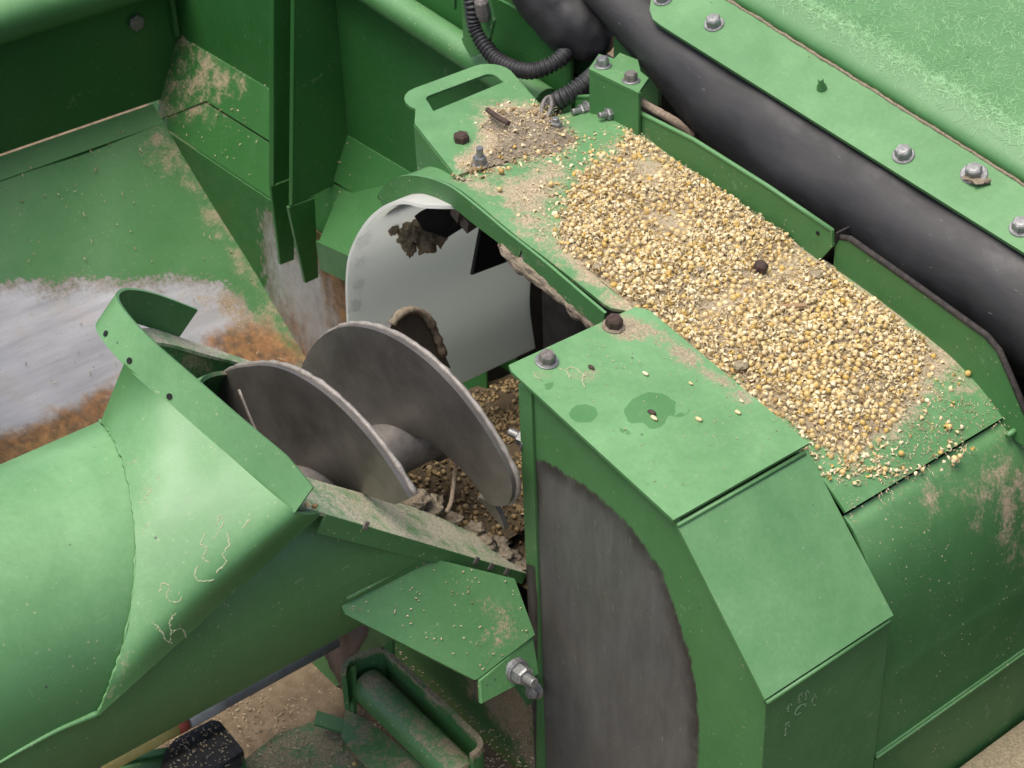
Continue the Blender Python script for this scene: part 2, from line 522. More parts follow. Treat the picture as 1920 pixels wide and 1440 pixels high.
def grain_mat(name, cols, rough=.42):
    t = NT(name)
    oi = t.n('ObjectInfo')
    at = t.attr('tint')
    r = t.math('FRACT', t.math('ADD', oi.outputs['Random'], at))
    rp = t.n('ValToRGB'); t.put(rp.inputs[0], r)
    e = rp.color_ramp.elements
    e[0].position = cols[0][0]; e[0].color = (*cols[0][1], 1)
    e[1].position = cols[-1][0]; e[1].color = (*cols[-1][1], 1)
    for p, c in cols[1:-1]:
        k = e.new(p); k.color = (*c, 1)
    a = t.noise(260, 4, .6)
    col = t.mix(t.rng(a, .3, .75, 0, .35), rp.outputs[0], (.40, .27, .11))
    return t.done(col, rough, 0, t.bump(t.noise(700, 3), .25, .0005), .45)


M_BEAN = grain_mat('bean_skin', [(0, (.54, .385, .14)), (.25, (.65, .49, .215)), (.5, (.78, .63, .34)), (.75, (.67, .50, .20)), (.93, (.62, .40, .08)), (1.0, (.25, .15, .09))])
M_HUSK = grain_mat('bean_hull', [(0, (.73, .60, .33)), (.4, (.84, .75, .50)), (.75, (.68, .55, .29)), (.92, (.62, .42, .09)), (1, (.36, .26, .16))], .55)
M_BROWNBEAN = grain_mat('brown_bean', [(0, (.16, .105, .045)), (.4, (.26, .18, .08)), (.8, (.34, .25, .12)), (1, (.10, .07, .04))], .6)  # darker, browner copy of the bean colours
M_CHAFF = grain_mat('chaff_straw', [(0, (.52, .42, .26)), (.4, (.66, .56, .37)), (.7, (.42, .32, .19)), (1, (.24, .17, .10))], .8)


# ------------------------------------------------------------------ small shared builders
def hexbolt(parent, P, axis, s=.0095, h=.007, mat=None, washer=.0125, name='bolt', stud=0.0, rot=.3, wmat=None):
    P = np.asarray(P, float); ax = np.asarray(axis, float); ax = ax / np.linalg.norm(ax)
    m = MB()
    wt_ = .0018 if washer else 0
    m.lathe(P + ax * wt_, ax, [(s, 0), (s, h * .82), (s * .86, h)], 6, rot)
    if stud:
        m.lathe(P + ax * (wt_ + h), ax, [(s * .52, 0), (s * .52, stud * .9), (s * .44, stud)], 14)
    else:
        m.lathe(P + ax * (wt_ + h), ax, [(s * .72, -.0005), (s * .66, .0005), (s * .3, .0007)], 16)
    b = m.build(name, mat or M_ZINC, parent)
    if washer:
        w = MB().lathe(P - ax * .0004, ax, [(washer, 0), (washer, .0016), (washer * .94, .0021)], 22)
        w.build('washer', wmat or mat or M_ZINC, b)
    return b


def lump(name, c, rad, mat, parent=None, seed=0, sub=14, flat=1.0, amp=.45, freq=2.2):
    """irregular clod"""
    c = np.asarray(c, float); rad = np.asarray(rad, float) * np.ones(3)
    V = []; Fc = []
    n = sub; m = sub
    for i in range(n + 1):
        th = PI * i / n
        for k in range(m):
            ph = 2 * PI * k / m
            d = np.array([math.sin(th) * math.cos(ph), math.sin(th) * math.sin(ph), math.cos(th)])
            q = Vector(d * freq) + Vector((seed * 3.1, seed * 1.7, seed))
            r = 1 + amp * mnoise.noise(q) + amp * .5 * mnoise.noise(q * 2.7)
            V.append(c + d * r * rad)
    for i in range(n):
        for k in range(m):
            Fc.append((i * m + k, (i + 1) * m + k, (i + 1) * m + (k + 1) % m, i * m + (k + 1) % m))
    return make(name, V, Fc, mat, parent, smooth=True)


def strands(name, pts, nrm, lens, wid, mat, parent=None, lift=.0006, curl=.0):
    """flat thin slivers lying on a surface"""
    m = MB(); tint = []
    for P, n, L in zip(pts, nrm, lens):
        n = n / np.linalg.norm(n)
        a = rng.normal(size=3); a -= n * (a @ n); a /= np.linalg.norm(a); b = np.cross(n, a)
        a = a + n * rng.uniform(-.25, .25)
        w = wid * rng.uniform(.6, 1.4)
        l0 = lift * rng.uniform(.4, 2)
        k = rng.uniform(-curl, curl)
        p0 = P - a * L / 2 + n * l0; p1 = P + b * k * L + n * (l0 + abs(k) * L * .3); p2 = P + a * L / 2 + n * l0
        V = [p0, p1 - b * w / 2, p2, p1 + b * w / 2, p1 + n * w * .5]
        m.add(V, [(0, 1, 4), (1, 2, 4), (2, 3, 4), (3, 0, 4)])
        tint += [rng.random()] * 5
    return m.build(name, mat, parent, masks={'tint': np.array(tint)})


# ================================================================== SETTING
deck = plate('deck', [(-14, -14, -1.0), (14, -14, -1.0), (14, 14, -1.0), (-14, 14, -1.0)], .02, M_DECK)
props(deck, kind='structure')

# ================================================================== GRAIN TANK (left and back)
tank = thing('grain_tank', (-1.1, 0.1, -0.75), 'dark green sheet steel grain tank with worn sloping floor behind the auger', 'tank')
XW, YB, YF = -1.52, .40, .338          # left wall, back wall, inner face of the back ledge


def floorz(x): return -.30 - (x + 1.52) * .25 / .34


wear_floor = [(-500, 790), (-60, 560), (40, 520), (100, 540), (150, 522), (230, 530), (330, 515), (420, 530), (450, 560), (520, 660), (580, 690), (400, 740), (200, 780), (100, 800), (-60, 868), (-500, 1065)]
rust_floor = [(395, 640), (430, 615), (480, 605), (530, 640), (600, 690), (430, 700)]
brown_floor = [(330, 548), (420, 530), (450, 545), (600, 690), (430, 700), (395, 640), (420, 600), (380, 580)]
rust_low = [(-500, 1045), (-60, 850), (60, 800), (170, 745), (230, 720), (230, 790), (200, 820), (-60, 930), (-500, 1130)]
floor_pts = [(XW, -.35, -.30), (XW, YF, -.30), (-.86, YF, floorz(-.86)), (-.86, -.35, floorz(-.86))]
flo = plate('sloping_floor', floor_pts, .004, M_TANK, tank, res=.018, wob=.004,
            masks={'wear': mask(wear_floor, scale=45), 'rust': mask(rust_floor, rust_low, scale=70, gain=1.15),
                   'dust': mask(brown_floor, [(-60, 862), (60, 812), (200, 745), (230, 770), (200, 810), (-60, 910)], [(230, 175), (290, 190), (345, 300), (330, 350), (285, 300)], [(262, 190), (300, 225), (420, 400), (590, 670), (560, 680), (400, 430), (285, 240)], [(-60, 322), (240, 205), (240, 215), (-60, 335)], scale=60, gain=.80)})
zr0, zr1 = AX(0, 30, XW), AX(160, -32, XW)
plate('left_wall', [(XW - .002, -.9, -.295), (XW - .002, YB, -.295), (XW - .002, YB, zr0[2]), (XW - .002, -.9, zr0[2])], .004, M_TANK, tank, res=.06)
plate('sky_block_wall', [(XW, -.36, -.9), (-.90, -.36, -.9), (-.90, -.36, .34), (XW, -.36, .34)], .004, M_TANK, tank)  # unseen wall, added out of frame to block sky light from the tank
plate('back_wall', [(XW, YB, -.42), (-.72, YB, -.42), (-.72, YB, -.02), (-.60, YB, -.02), (-.60, YB, .09), (XW, YB, .14)], .004, M_TANK, tank, res=.06)
# flange strip where floor meets the wall
plate('floor_flange', [(XW, -.34, -.2965), (XW, YF, -.2965), (XW + .030, YF, floorz(XW + .030) + .0035), (XW + .030, -.34, floorz(XW + .030) + .0035)], .002, M_TANK, tank, res=.02, masks={'dust': lambda P: np.full(len(P), .52)})
# back ledge: dusty shelf falling from the back wall, then a steep inner face down to the valley
c0, c1 = AY(300, 215, YF), AY(505, 392, YF)
zs = (c0[2] + c1[2]) / 2
mid_y, mid_z = (YF + YB) / 2, (zs + -.205) / 2 + .004
plate('upper_shelf', [(XW, YB - .001, -.203), (-.75, YB - .001, -.203), (-.75, mid_y, mid_z), (XW, mid_y, mid_z)], .003, M_TANK, tank, res=.02,
      masks={'dust': mask([(330, 60), (350, 60), (470, 160), (440, 200), (330, 160), (255, 190), (250, 160)], scale=60, gain=.72)})
plate('lower_shelf', [(XW, mid_y + .001, mid_z - .004), (-.75, mid_y + .001, mid_z - .004), (-.75, YF, zs), (XW, YF, zs)], .003, M_TANK, tank, res=.02,
      masks={'dust': mask([(250, 165), (300, 120), (380, 170), (420, 220), (340, 230), (290, 235)], scale=60, gain=.75)})
wear_face = [(490, 395), (512, 400), (540, 470), (660, 480), (700, 720), (560, 720), (500, 560)]
plate('inner_face', [(XW, YF - .001, zs - .002), (-.70, YF - .001, zs - .002), (-.70, YF - .001, -.80), (XW, YF - .001, -.80)], .003, M_TANK, tank, res=.02,
      masks={'wear': mask(wear_face, scale=40), 'rust': mask([(505, 545), (540, 560), (620, 690), (560, 690)], [(560, 420), (760, 400), (760, 700), (640, 700)], scale=60, gain=.9)})
# corner gusset, dusty
sh_n = np.array([0, zs + .203, YB - YF]); sh_n = np.array([0, -(-.203 - zs) / (YB - YF), 1.0])
plate('corner_gusset', [plane_hit(a, b, (0, YB, -.200), sh_n) for a, b in ((343, 63), (256, 168), (298, 224), (330, 212), (398, 184), (380, 130))], .002, M_TANK, tank, res=.012, masks={'dust': lambda P: np.full(len(P), .92)})
MB().tube([(XW + .004, YB - .006, -.2), (XW + .004, YB - .006, .14)], .006, 8).build('corner_seam', M_TANK, tank)
hexbolt(tank, AX(255, 42, XW), (1, 0, 0), .013, .006, M_STEELBOLT, washer=0)
# chips on the valley edge
XB = -1.071


def divider(name, x, pts, tab, m_=M_TANK):
    p = plate(name, [AX(a, b, x) for a, b in pts], .004, m_, tank, res=.03)
    plate('tab', [AX(a, b, x + .003) for a, b in tab], .006, m_, p, res=.03, masks={'dust': lambda P: np.full(len(P), .25)})
    return p


divider('divider_plate', XB, [(550, -60), (545, 388), (660, 330), (622, -60)], [(541, 390), (573, 531), (597, 520), (590, 372)])
divider('divider_plate', XB - .055, [(509, -60), (507, 350), (620, 296), (600, -60)], [(508, 350), (526, 497), (552, 487), (548, 335)])
plate('divider_edge', [AY(545, -60, .296), AY(552, -60, .296), AY(548, 385, .296), AY(541, 388, .296)], .004, M_TANK, tank)
plate('divider_edge', [AY(506, -60, .296), AY(513, -60, .296), AY(513, 348, .296), AY(505, 352, .296)], .004, M_TANK, tank)
# angled cover at the foot of the back wall
a0, a1, a2, a3 = AZ(592, 448, -.30), AZ(690, 352, -.255), AZ(800, 345, -.255), AZ(720, 500, -.30)
plate('trough_cover', [AY(592, 450, .31), AY(655, 330, YB - .01), AY(740, 330, YB - .01), AY(712, 505, .31)], .004, M_TANK, tank, res=.02, masks={'dust': lambda P: np.full(len(P), .42)})
plate('trough_front', [AY(592, 452, .308), AY(712, 507, .308), AY(716, 560, .308), AY(600, 505, .308)], .004, M_TANK, tank, res=.02)
# round top rail in the near left corner and along the back wall
MB().tube([(XW + .01, -.9, zr0[2]), (XW + .01, -.3, zr0[2]), (XW + .01, YB, zr0[2])], .034, 24).build('left_rail', M_TUBE, tank, smooth=True, sharp=40)
r0, r1 = AY(690, -22, YB - .022), AY(905, 118, YB - .022)
MB().tube([r0 - (r1 - r0), r0, r1, r1 + (r1 - r0) * .5], .019, 20).build('back_rail', M_PAINT, tank, smooth=True, sharp=40)
plate('rail_gusset', [AY(835, -40, YB - .046), AY(905, -40, YB - .046), AY(925, 40, YB - .046), AY(912, 95, YB - .046), AY(882, 108, YB - .046), AY(868, 82, YB - .046)], .005, M_PAINT, tank,
      holes=[[AY(850, -30, YB - .046), AY(862, -30, YB - .046), AY(868, 70, YB - .046), AY(860, 74, YB - .046), AY(852, 60, YB - .046)]])
plate('outer_panel', [AY(900, -60, YB + .03), AY(1120, -60, YB + .03), AY(1120, 250, YB + .03), AY(900, 180, YB + .03)], .004, M_PAINT, tank, res=.03)

# ================================================================== UNLOADING TUBE
AXX, AXZ, RT = -.33, -.094, .131
QN = np.array([.19, .9, 1.0]); QN /= np.linalg.norm(QN)
QP = np.array([-.2, -.206, -.008])
QU = np.array([1, 0, -QN[0] / QN[2]]); QU /= np.linalg.norm(QU)
QV = np.cross(QN, QU)                                    # down the slope of the mouth


def Q(u, v, off=0.0): return QP + QU * (u + .2) + QV * v + QN * off


def qy(x, z): return QP[1] - (.19 * (x - QP[0]) + z - QP[2]) / .9


tube = thing('unloading_tube', (AXX, -.4, AXZ - RT), 'thick light green auger tube with flared oblique mouth, lower left', 'auger tube')
ns, nt = 96, 60
G = np.zeros((ns + 1, nt, 3))
for i in range(ns + 1):
    a = 2 * PI * i / ns
    x, z = AXX + RT * math.cos(a), AXZ + RT * math.sin(a)
    ye = min(qy(x, z) - .002, .05)
    G[i, :, 0] = x; G[i, :, 2] = z; G[i, :, 1] = np.linspace(-1.0, ye, nt)
surf('tube_shell', G, .004, M_TUBE, tube, flip=True, closed=True, masks={
    'dust': mask([(440, 690), (300, 640), (320, 660), (430, 720)], scale=40, gain=.8)})


def cyl_hit(px, py, r):
    d = ray(px, py); ox, oz = C[0] - AXX, C[2] - AXZ
    a = d[0] ** 2 + d[2] ** 2; b = 2 * (ox * d[0] + oz * d[2]); c_ = ox * ox + oz * oz - r * r
    disc = b * b - 4 * a * c_
    t = (-b - math.sqrt(max(disc, 0))) / (2 * a)
    return C + d * t


WELD = [(186, 787), (208, 812), (236, 880), (254, 990), (254, 1068), (240, 1180), (212, 1268), (183, 1344)]
wl = np.array([cyl_hit(a, b, RT + .004) for a, b in WELD])
wl[0] = cyl_hit(188, 792, RT + .003)
eg = [Q(-.374, -.103), Q(-.317, -.086), Q(-.263, -.070), Q(-.193, -.044), Q(-.199, -.001)]
n = 40
w_, e_ = spline(wl, n), spline(eg, n)
G = np.zeros((n, 30, 3))
ecurve = np.array([cyl_hit(183 + (605 - 183) * t, 1344 + (962 - 1344) * t, .135 + .022 * t) for t in np.linspace(0, 1, 30)])
for j, s in enumerate(np.linspace(0, 1, 30)):
    G[:, j] = w_ * (1 - s) + e_ * s
    # the sheet is rolled a little: belly outwards between weld and mouth
    G[:, j] += (np.sin(PI * s) * .003 * np.sin(PI * np.linspace(0, 1, n)))[:, None] * np.array([.5, -.1, .8])
wt2 = np.linspace(0, 1, n) ** 2.2
dl_ = ecurve - G[-1]
G = G + wt2[:, None, None] * dl_[None]
G2 = G.copy()
surf('flared_collar', G, .004, M_TUBE, tube, flip=False, masks={'dust': mask([(215, 800), (240, 890), (262, 1010), (258, 1090), (300, 900), (262, 850)], [(210, 1180), (260, 1180), (220, 1320), (190, 1330)], scale=50, gain=.55)})
# ragged weld between tube and collar
wc_ = spline(WELD, 90) + rng.normal(size=(90, 2)) * 1.3
MB().tube([cyl_hit(a, b, RT + .0018) for a, b in wc_], .0011 + .0016 * np.abs([mnoise.noise(Vector((k * .13, 0, 2))) for k in range(90)]), 7).build('weld_seam', M_TUBE, tube, smooth=True)
p = np.array([cyl_hit(a, b, RT + .001) for a, b in [(-40, 1455), (20, 1418), (100, 1374), (150, 1352), (183, 1338)]])
MB().tube(spline(p, 20), np.linspace(.0010, .0032, 20), 8).build('long_weld', M_TUBE, tube, smooth=True)
# seal band standing round the upper lip of the mouth
bc = spline([(-.190, -.043), (-.263, -.070), (-.317, -.086), (-.367, -.100), (-.41, -.100), (-.440, -.088), (-.463, -.058), (-.474, -.015), (-.471, .037)], 60)
G = np.array([[Q(u, v, o) for o in np.linspace(-.002, .030 - .006 * max(0, 1 - i / 3.0), 6)] for i, (u, v) in enumerate(bc)])
band = surf('seal_band', G, .003, M_TUBE, tube, flip=True)
for px, py in ((200, 632), (241, 684), (311, 749)):
    j = np.argmin(((proj(G[:, 0]) - np.array([px, py])) ** 2).sum(1))
    q0 = G[j, 1]; tdir = G[min(j + 1, 59), 0] - G[j - 1, 0]; tdir /= np.linalg.norm(tdir); o = np.cross(tdir, QN)
    if o @ (C - q0) < 0: o = -o
    MB().lathe(q0 + o * .0006, o, [(.0026, 0), (.0026, .0006)], 12).build('slot_shade', M_SHADOWHOLE, band)  # dark disc, the shade inside a slot put into colour
# flat flange of the mouth with a turned-down outer lip
hole = [Q(u, v) for u, v in spline([(-.256, -.03), (-.250, .08), (-.247, .176), (-.237, .22), (-.219, .262), (-.21, .285), (-.44, .29), (-.452, .14), (-.447, .06), (-.44, -.01), (-.405, -.055), (-.32, -.055), (-.28, -.045)], 60)]
fl = plate('mouth_flange', [Q(-.199, -.036), Q(-.197, .0), Q(-.170, .282), Q(-.46, .31), Q(-.468, -.0), Q(-.44, -.06), Q(-.38, -.095)], .003, M_LIP, tube, res=.012, holes=[hole],
           masks={'dust': lambda P: 1.16 + .9 * (P[:, 1] + .12)})
far_n = np.array([0, 0, 1.0])
plate('far_cheek', [Q(-.4605, -.045, -.001), Q(-.457, .235, -.001), Q(-.457, .235) - far_n * .05, Q(-.4605, .10) - far_n * .13, Q(-.4605, -.045) - far_n * .15], .003, M_DIRTY, tube, res=.012, masks={'dust': mask([(330, 650), (420, 655), (430, 690), (350, 690)], scale=50, gain=.7)})
e0, e1 = Q(-.197, .0), Q(-.170, .282)
dv = (e1 - e0); dv /= np.linalg.norm(dv)
ou = np.cross(dv, QN); ou = ou if ou[0] > 0 else -ou
drop = -QN * .8 + ou * .15
V = [e0 + dv * .002, e1, e1 + drop * .013, e0 + dv * .004 + drop * .021]
V = [v + ou * .0012 for v in V]
lip = plate('flange_lip', V, .003, M_PAINT, fl, res=.01)
for px, py in ((686, 985), (893, 1051), (920, 1062), (950, 1071)):
    P = plane_hit(px, py, V[0], np.cross(V[1] - V[0], V[3] - V[0]))
    MB().box(P, dv * .0025, drop * .006 * .7, ou * .0009).build('paint_chip', M_STEELBOLT, lip)
# mud trails left by insects on the collar
trails = [[(405, 985), (412, 968), (420, 975), (408, 1000), (398, 1012)], [(385, 1000), (376, 1020), (388, 1028), (380, 1045), (392, 1055)], [(425, 1000), (430, 1020), (418, 1040), (424, 1055), (404, 1075)],
          [(372, 1060), (364, 1080), (378, 1090), (402, 1088)], [(300, 1110), (304, 1095), (318, 1100), (312, 1120), (330, 1130), (342, 1120)], [(285, 1165), (300, 1180), (312, 1200), (322, 1205)],
          [(330, 1150), (318, 1165), (322, 1185), (340, 1178), (350, 1195)], [(322, 1185), (318, 1205)], [(262, 945), (275, 930), (285, 915)], [(455, 990), (468, 975)], [(295, 900), (298, 890)]]


def collar_hit(px, py):
    q = proj(G2.reshape(-1, 3)); j = np.argmin(((q - np.array([px, py])) ** 2).sum(1))
    i0, j0 = divmod(j, G2.shape[1])
    i0 = min(max(i0, 1), G2.shape[0] - 2); j0 = min(max(j0, 1), G2.shape[1] - 2)
    nn = np.cross(G2[i0 + 1, j0] - G2[i0 - 1, j0], G2[i0, j0 + 1] - G2[i0, j0 - 1]); nn /= np.linalg.norm(nn)
    if nn @ (C - G2[i0, j0]) < 0: nn = -nn
    return plane_hit(px, py, G2[i0, j0], nn), nn


for tr in trails:
    k = max(8, 5 * len(tr)); sp = spline(tr, k) + rng.normal(size=(k, 2)) * .9
    pts = [collar_hit(a, b)[0] - collar_hit(a, b)[1] * .0004 for a, b in sp]
    MB().tube(pts, .0004 + .0006 * rng.random(k), 6).build('mud_trail', M_TRAIL, tube)

# ================================================================== AUGER SCREW
PITCH, yB = .095, -.045
SX, SZ = -.308, -.116                                    # flight rim centre, shifted off the shaft axis to fit image pixels
screw = thing('auger_screw', (SX, -.1, SZ - .115), 'grey worn steel auger screw with two spiral turns showing in the tube mouth', 'auger')
RS = .0270
MB().lathe((AXX, -.5, AXZ), (0, 1, 0), [(RS, 0), (RS, .49), (RS + .005, .491), (RS + .005, .515), (RS + .002, .522)], 40).build('shaft', M_SHAFT, screw, smooth=True, sharp=30)


def r_out(phi):
    """outer radius: full on the exposed upper arc, clipped at a line in image pixels and narrowed at the free end"""
    if phi > -1.35: return .153 - .075 * float(smoothstep(1.05, 1.75, phi))
    full = .153 + .016 * float(smoothstep(-2 * PI - .5, -2 * PI - 1.2, phi))
    if phi < -2 * PI - 1.2: return .080 + .089 * float(smoothstep(-2 * PI - 2.0, -2 * PI - 1.2, phi))
    if phi > -2 * PI + .2:
        for r in np.linspace(RS + .004, full, 60):
            q = proj(helix(phi, r))[0]
            if q[1] > 900 + .3436 * (q[0] - 630): full = r; break  # flight edge is clipped at this slanted line in image pixels
    if phi > -2.3: full = max(full, .045 + .108 * float(smoothstep(-2.3, -1.35, phi)))
    return full


def r_in(phi): return RS - .002 + .085 * float(smoothstep(.55, 1.8, phi))


def helix(phi, r):  # phi grows from the top of the second turn over to the right
    w = min(1.0, max(0.0, (r - RS) / .10))
    return np.array([AXX + (SX - AXX) * w + r * math.sin(phi), yB + PITCH * phi / (2 * PI), AXZ + (SZ - AXZ) * w + r * math.cos(phi)])


ph = np.linspace(-2 * PI * 1.5, 1.75, 300)
G = np.array([[helix(a, r) for r in np.linspace(r_in(a), r_out(a), 16)] for a in ph])
fl_ = surf('flighting', G, .005, M_FLIGHT, screw, flip=True)
rad_ = np.array([r_out(a) for a in ph])
runs = [np.where((ph < -2 * PI + 1.6) & (rad_ > .14))[0], np.where(ph > -1.5)[0]]
for run in runs:
    MB().tube(G[run, -1] + np.array([0, .002, 0]), .0021 + .0004 * np.sin(np.arange(len(run)) * 1.7) + .0008 * rng.random(len(run)), 8).build('flight_edge', M_EDGE, fl_, smooth=True)
MB().tube(G[:-40, 0], .0035, 6).build('root_weld', M_SHAFT, fl_, smooth=True)
# butt weld across the first turn
a_w = -2 * PI - 1.0
wpts = np.array([helix(a_w + .25 * (r - RS) / .15, r) + np.array([0, -.0035, 0]) for r in np.linspace(RS + .004, .140, 14)])
MB().tube(wpts, .0028, 6).build('butt_weld', M_EDGE, fl_, smooth=True)
# loose stalk hanging at the shaft end
MB().tube(spline([AY(858, 850, -.02), AY(852, 900, -.02), AY(846, 940, -.03), AY(838, 960, -.04)], 14), .0022, 8).build('stalk', M_TWINE, None, smooth=True)
props(bpy.data.objects['stalk'], 'pale stalk hanging below the end of the auger shaft', 'stalk')

# ================================================================== ELBOW HOUSING
house = thing('elbow_housing', (-.04, .07, -.62), 'green boxy elbow housing with worn grey face in the right foreground', 'housing')
HW, ZB = .146, -.62
wear_front = [(1003, 858), (1040, 878), (1120, 930), (1190, 1000), (1238, 1070), (1268, 1150), (1296, 1250), (1308, 1330), (1306, 1500), (900, 1500), (960, 1000), (1000, 960)]
fp = plate('front_panel', [(-.190, 0, .033), (-.002, 0, -.004), (.106, 0, -.121), (.106, 0, ZB), (-.190, 0, ZB)], .003, M_HOUSE, house, res=.007,
           masks={'wear': mask(wear_front, scale=36)})
plate('edge_strip', [(-.196, -.003, .026), (-.1785, -.003, .026), (-.1775, -.003, ZB), (-.191, -.003, ZB)], .0026, M_HOUSE, house, res=.004, masks={'wear': mask([(985, 1060), (1003, 1060), (1008, 1140), (1004, 1500), (985, 1500), (990, 1150)], scale=14, gain=.98)})
topn = np.cross((0, 1, 0), (-.207, 0, .040)); topn /= np.linalg.norm(topn)
if topn[2] < 0: topn = -topn
slope_z = lambda x: -.04 / .207 * x


def on_top(px, py): return plane_hit(px, py, (0, 0, 0), topn)


water = [[(1065, 772), (1080, 760), (1100, 757), (1118, 765), (1122, 780), (1108, 792), (1085, 793), (1070, 785)],
         [(1168, 770), (1185, 748), (1215, 735), (1245, 738), (1270, 755), (1262, 775), (1290, 770), (1300, 762), (1285, 782), (1250, 782), (1245, 800), (1220, 806), (1205, 792), (1180, 795)],
         [(1010, 725), (1035, 715), (1043, 722), (1030, 732)], [(1150, 795), (1165, 800), (1200, 815), (1170, 815)]]
tp = plate('top_panel', [(-.2075, -.0035, slope_z(-.2075)), (-.200, -.0065, slope_z(-.2)), (.0025, -.0065, -.0004), (.0025, .1475, -.0004), (-.195, .1475, slope_z(-.195)), (-.205, .140, slope_z(-.205))], .003, M_HOUSE, house, res=.0055,
           masks={'wet': mask(*water, scale=8), 'dust': mask([(1040, 690), (1130, 690), (1110, 720), (1050, 715)], [(1120, 610), (1170, 585), (1230, 600), (1330, 680), (1290, 690), (1230, 640), (1150, 640)], [(990, 690), (1060, 680), (1040, 720), (1000, 715)], [(1180, 590), (1430, 745), (1400, 765), (1290, 700), (1215, 640)], scale=26, gain=.74)})
kx, kz = .108, -.118
cd = np.array([kx, 0, kz]); cd /= np.linalg.norm(cd); cn = np.array([-cd[2], 0, cd[0]])
q0 = np.array([.002, 0, -.006]); q1 = np.array([kx + .001, 0, kz - .001])
plate('chamfer_panel', [q0 + (0, -.003, 0), q1 + (0, -.0045, 0), q1 + (0, .1465, 0), q0 + (0, .146, 0)], .003, M_HOUSE, house, res=.008)
# turned lips under the top panel and under the chamfer panel
for qq, s in ((np.array([.0035, 0, -.0075]), .0032), (np.array([kx + .001, 0, kz - .0055]), .0034)):
    MB().tube([qq + (0, -.003, 0), qq + (0, .142, 0)], s * .62, 10).build('folded_lip', M_LID, house, smooth=True)
plate('end_panel', [(kx - .001, -.001, kz - .008), (kx - .001, .1455, kz - .008), (kx - .001, .1455, ZB), (kx - .001, -.001, ZB)], .003, M_HOUSE, house, res=.02)
plate('rear_panel', [(-.190, .143, .026), (-.004, .143, -.012), (.100, .143, -.126), (.100, .143, ZB), (-.190, .143, ZB)], .003, M_HOUSE, house, face=(0, 1, 0))
hexbolt(house, on_top(1150, 612), topn, .0078, .0085, M_RUSTBOLT, washer=.0105, wmat=M_MUD)
hexbolt(house, on_top(1025, 678), topn, .0074, .0080, M_STEELBOLT, washer=.0105, wmat=M_ZINC)
b = hexbolt(house, AX(990, 826, -.197), (-1, -.35, .15), .0075, .008, M_ZINC, washer=.0112, stud=.010)
# hinge bolt and lug, low on the left edge
hexbolt(house, AY(1003, 1293, -.012), (.35, -1, .2), .007, .007, M_ZINC, washer=.0095)
MB().box(AY(988, 1290, -.004), (.010, 0, -.006), (0, .006, 0), (.003, 0, .009)).build('lug', M_DIRTY, house)
# paw print of dried mud on the end panel
for (px, py, rx, rz) in [(1500, 1330, .0065, .005), (1480, 1325, .0022, .004), (1500, 1308, .002, .0045), (1513, 1302, .002, .005), (1526, 1312, .002, .005), (1475, 1365, .0016, .007)]:
    P = AX(px, py, kx - .001)
    rr = [P + np.array([.0003, rx * math.cos(a), rz * math.sin(a)]) for a in np.linspace(0, 2 * PI, 14)]
    rr = [p + rng.normal(size=3) * np.array([0, .0007, .0007]) for p in rr[:-3]]
    MB().tube(rr, .0004 + .0004 * rng.random(len(rr)), 5).build('mud_print', M_SMUDGE, house)
for k, tr in enumerate([[(1095, 705), (1078, 690), (1062, 692)], [(1095, 700), (1092, 715), (1098, 725)], [(1050, 690), (1066, 700), (1070, 712)], [(1000, 700), (1012, 712)]]):
    sp = spline(tr, 12) + rng.normal(size=(12, 2)) * 1.0
    MB().tube([on_top(a, b) for a, b in sp], .0004 + .0008 * rng.random(12), 6).build('mud_trail', M_TRAIL, house)

# ================================================================== HOOD OVER THE CROSS AUGER
hood = thing('auger_hood', (-.2, .24, -.62), 'long green sheet metal hood covered with spilled grain, right of the auger', 'hood')
HOODP = [(-.588, .001), (-.571, .021), (-.541, .042), (-.503, .056), (-.459, .063), (-.417, .058), (-.368, .049), (-.305, .041), (-.22, .028), (-.1, .006), (-.03, -.009), (.0, -.019), (.03, -.034), (.06, -.055)]
_hp = spline(HOODP, 300)


def hoodz(x): return np.interp(x, _hp[:, 0], _hp[:, 1])


def hoodn(x):
    d = (hoodz(x + .004) - hoodz(x - .004)) / .008
    n_ = np.array([-d, 0, 1.0]); return n_ / np.linalg.norm(n_)


def hood_hit(px, py, off=0.0):
    z = .03
    for _ in range(25):
        P = AZ(px, py, z + off); z = .5 * z + .5 * float(hoodz(P[0]))
    return P


YN = lambda x: float(.131 + .020 * smoothstep(-.235, -.205, x))
YW = .345
SEAMX = -.172
left_p = [p for p in _hp[::10] if p[0] < SEAMX] + [np.array([SEAMX + .006, hoodz(SEAMX + .006)])]
right_p = [np.array([SEAMX, hoodz(SEAMX) - .0025])] + [p - np.array([0, .0025 * max(0, 1 - (p[0] - SEAMX) / .05)]) for p in _hp[::10] if p[0] > SEAMX + .004]
dust_hood = [(1040, 430), (1080, 330), (1180, 240), (1240, 260), (1400, 330), (1560, 450), (1820, 660), (1860, 740), (1760, 740), (1690, 830), (1600, 890), (1520, 840), (1160, 590), (1090, 540), (1000, 460), (960, 430)]
dust_h2 = [(850, 320), (900, 240), (1000, 200), (1090, 240), (1060, 290), (960, 320), (880, 335)]
hm = {'dust': mask(dust_hood, dust_h2, [(850, 335), (960, 320), (1060, 290), (1080, 330), (1040, 400), (1000, 440), (930, 400)], scale=60, gain=.66)}
surf('left_sheet', extrude_profile(left_p, YN, YW, 110, 46), .003, M_HOOD, hood, hm, flip=False)
surf('right_sheet', extrude_profile(right_p, .1475, YW + .008, 60, 46), .003, M_HOOD, hood, hm, flip=False)
BARP = [(.046, -.052), (.060, -.0625), (.079, -.092), (.093, -.135), (.101, -.19), (.1035, -.26), (.1035, -.62)]
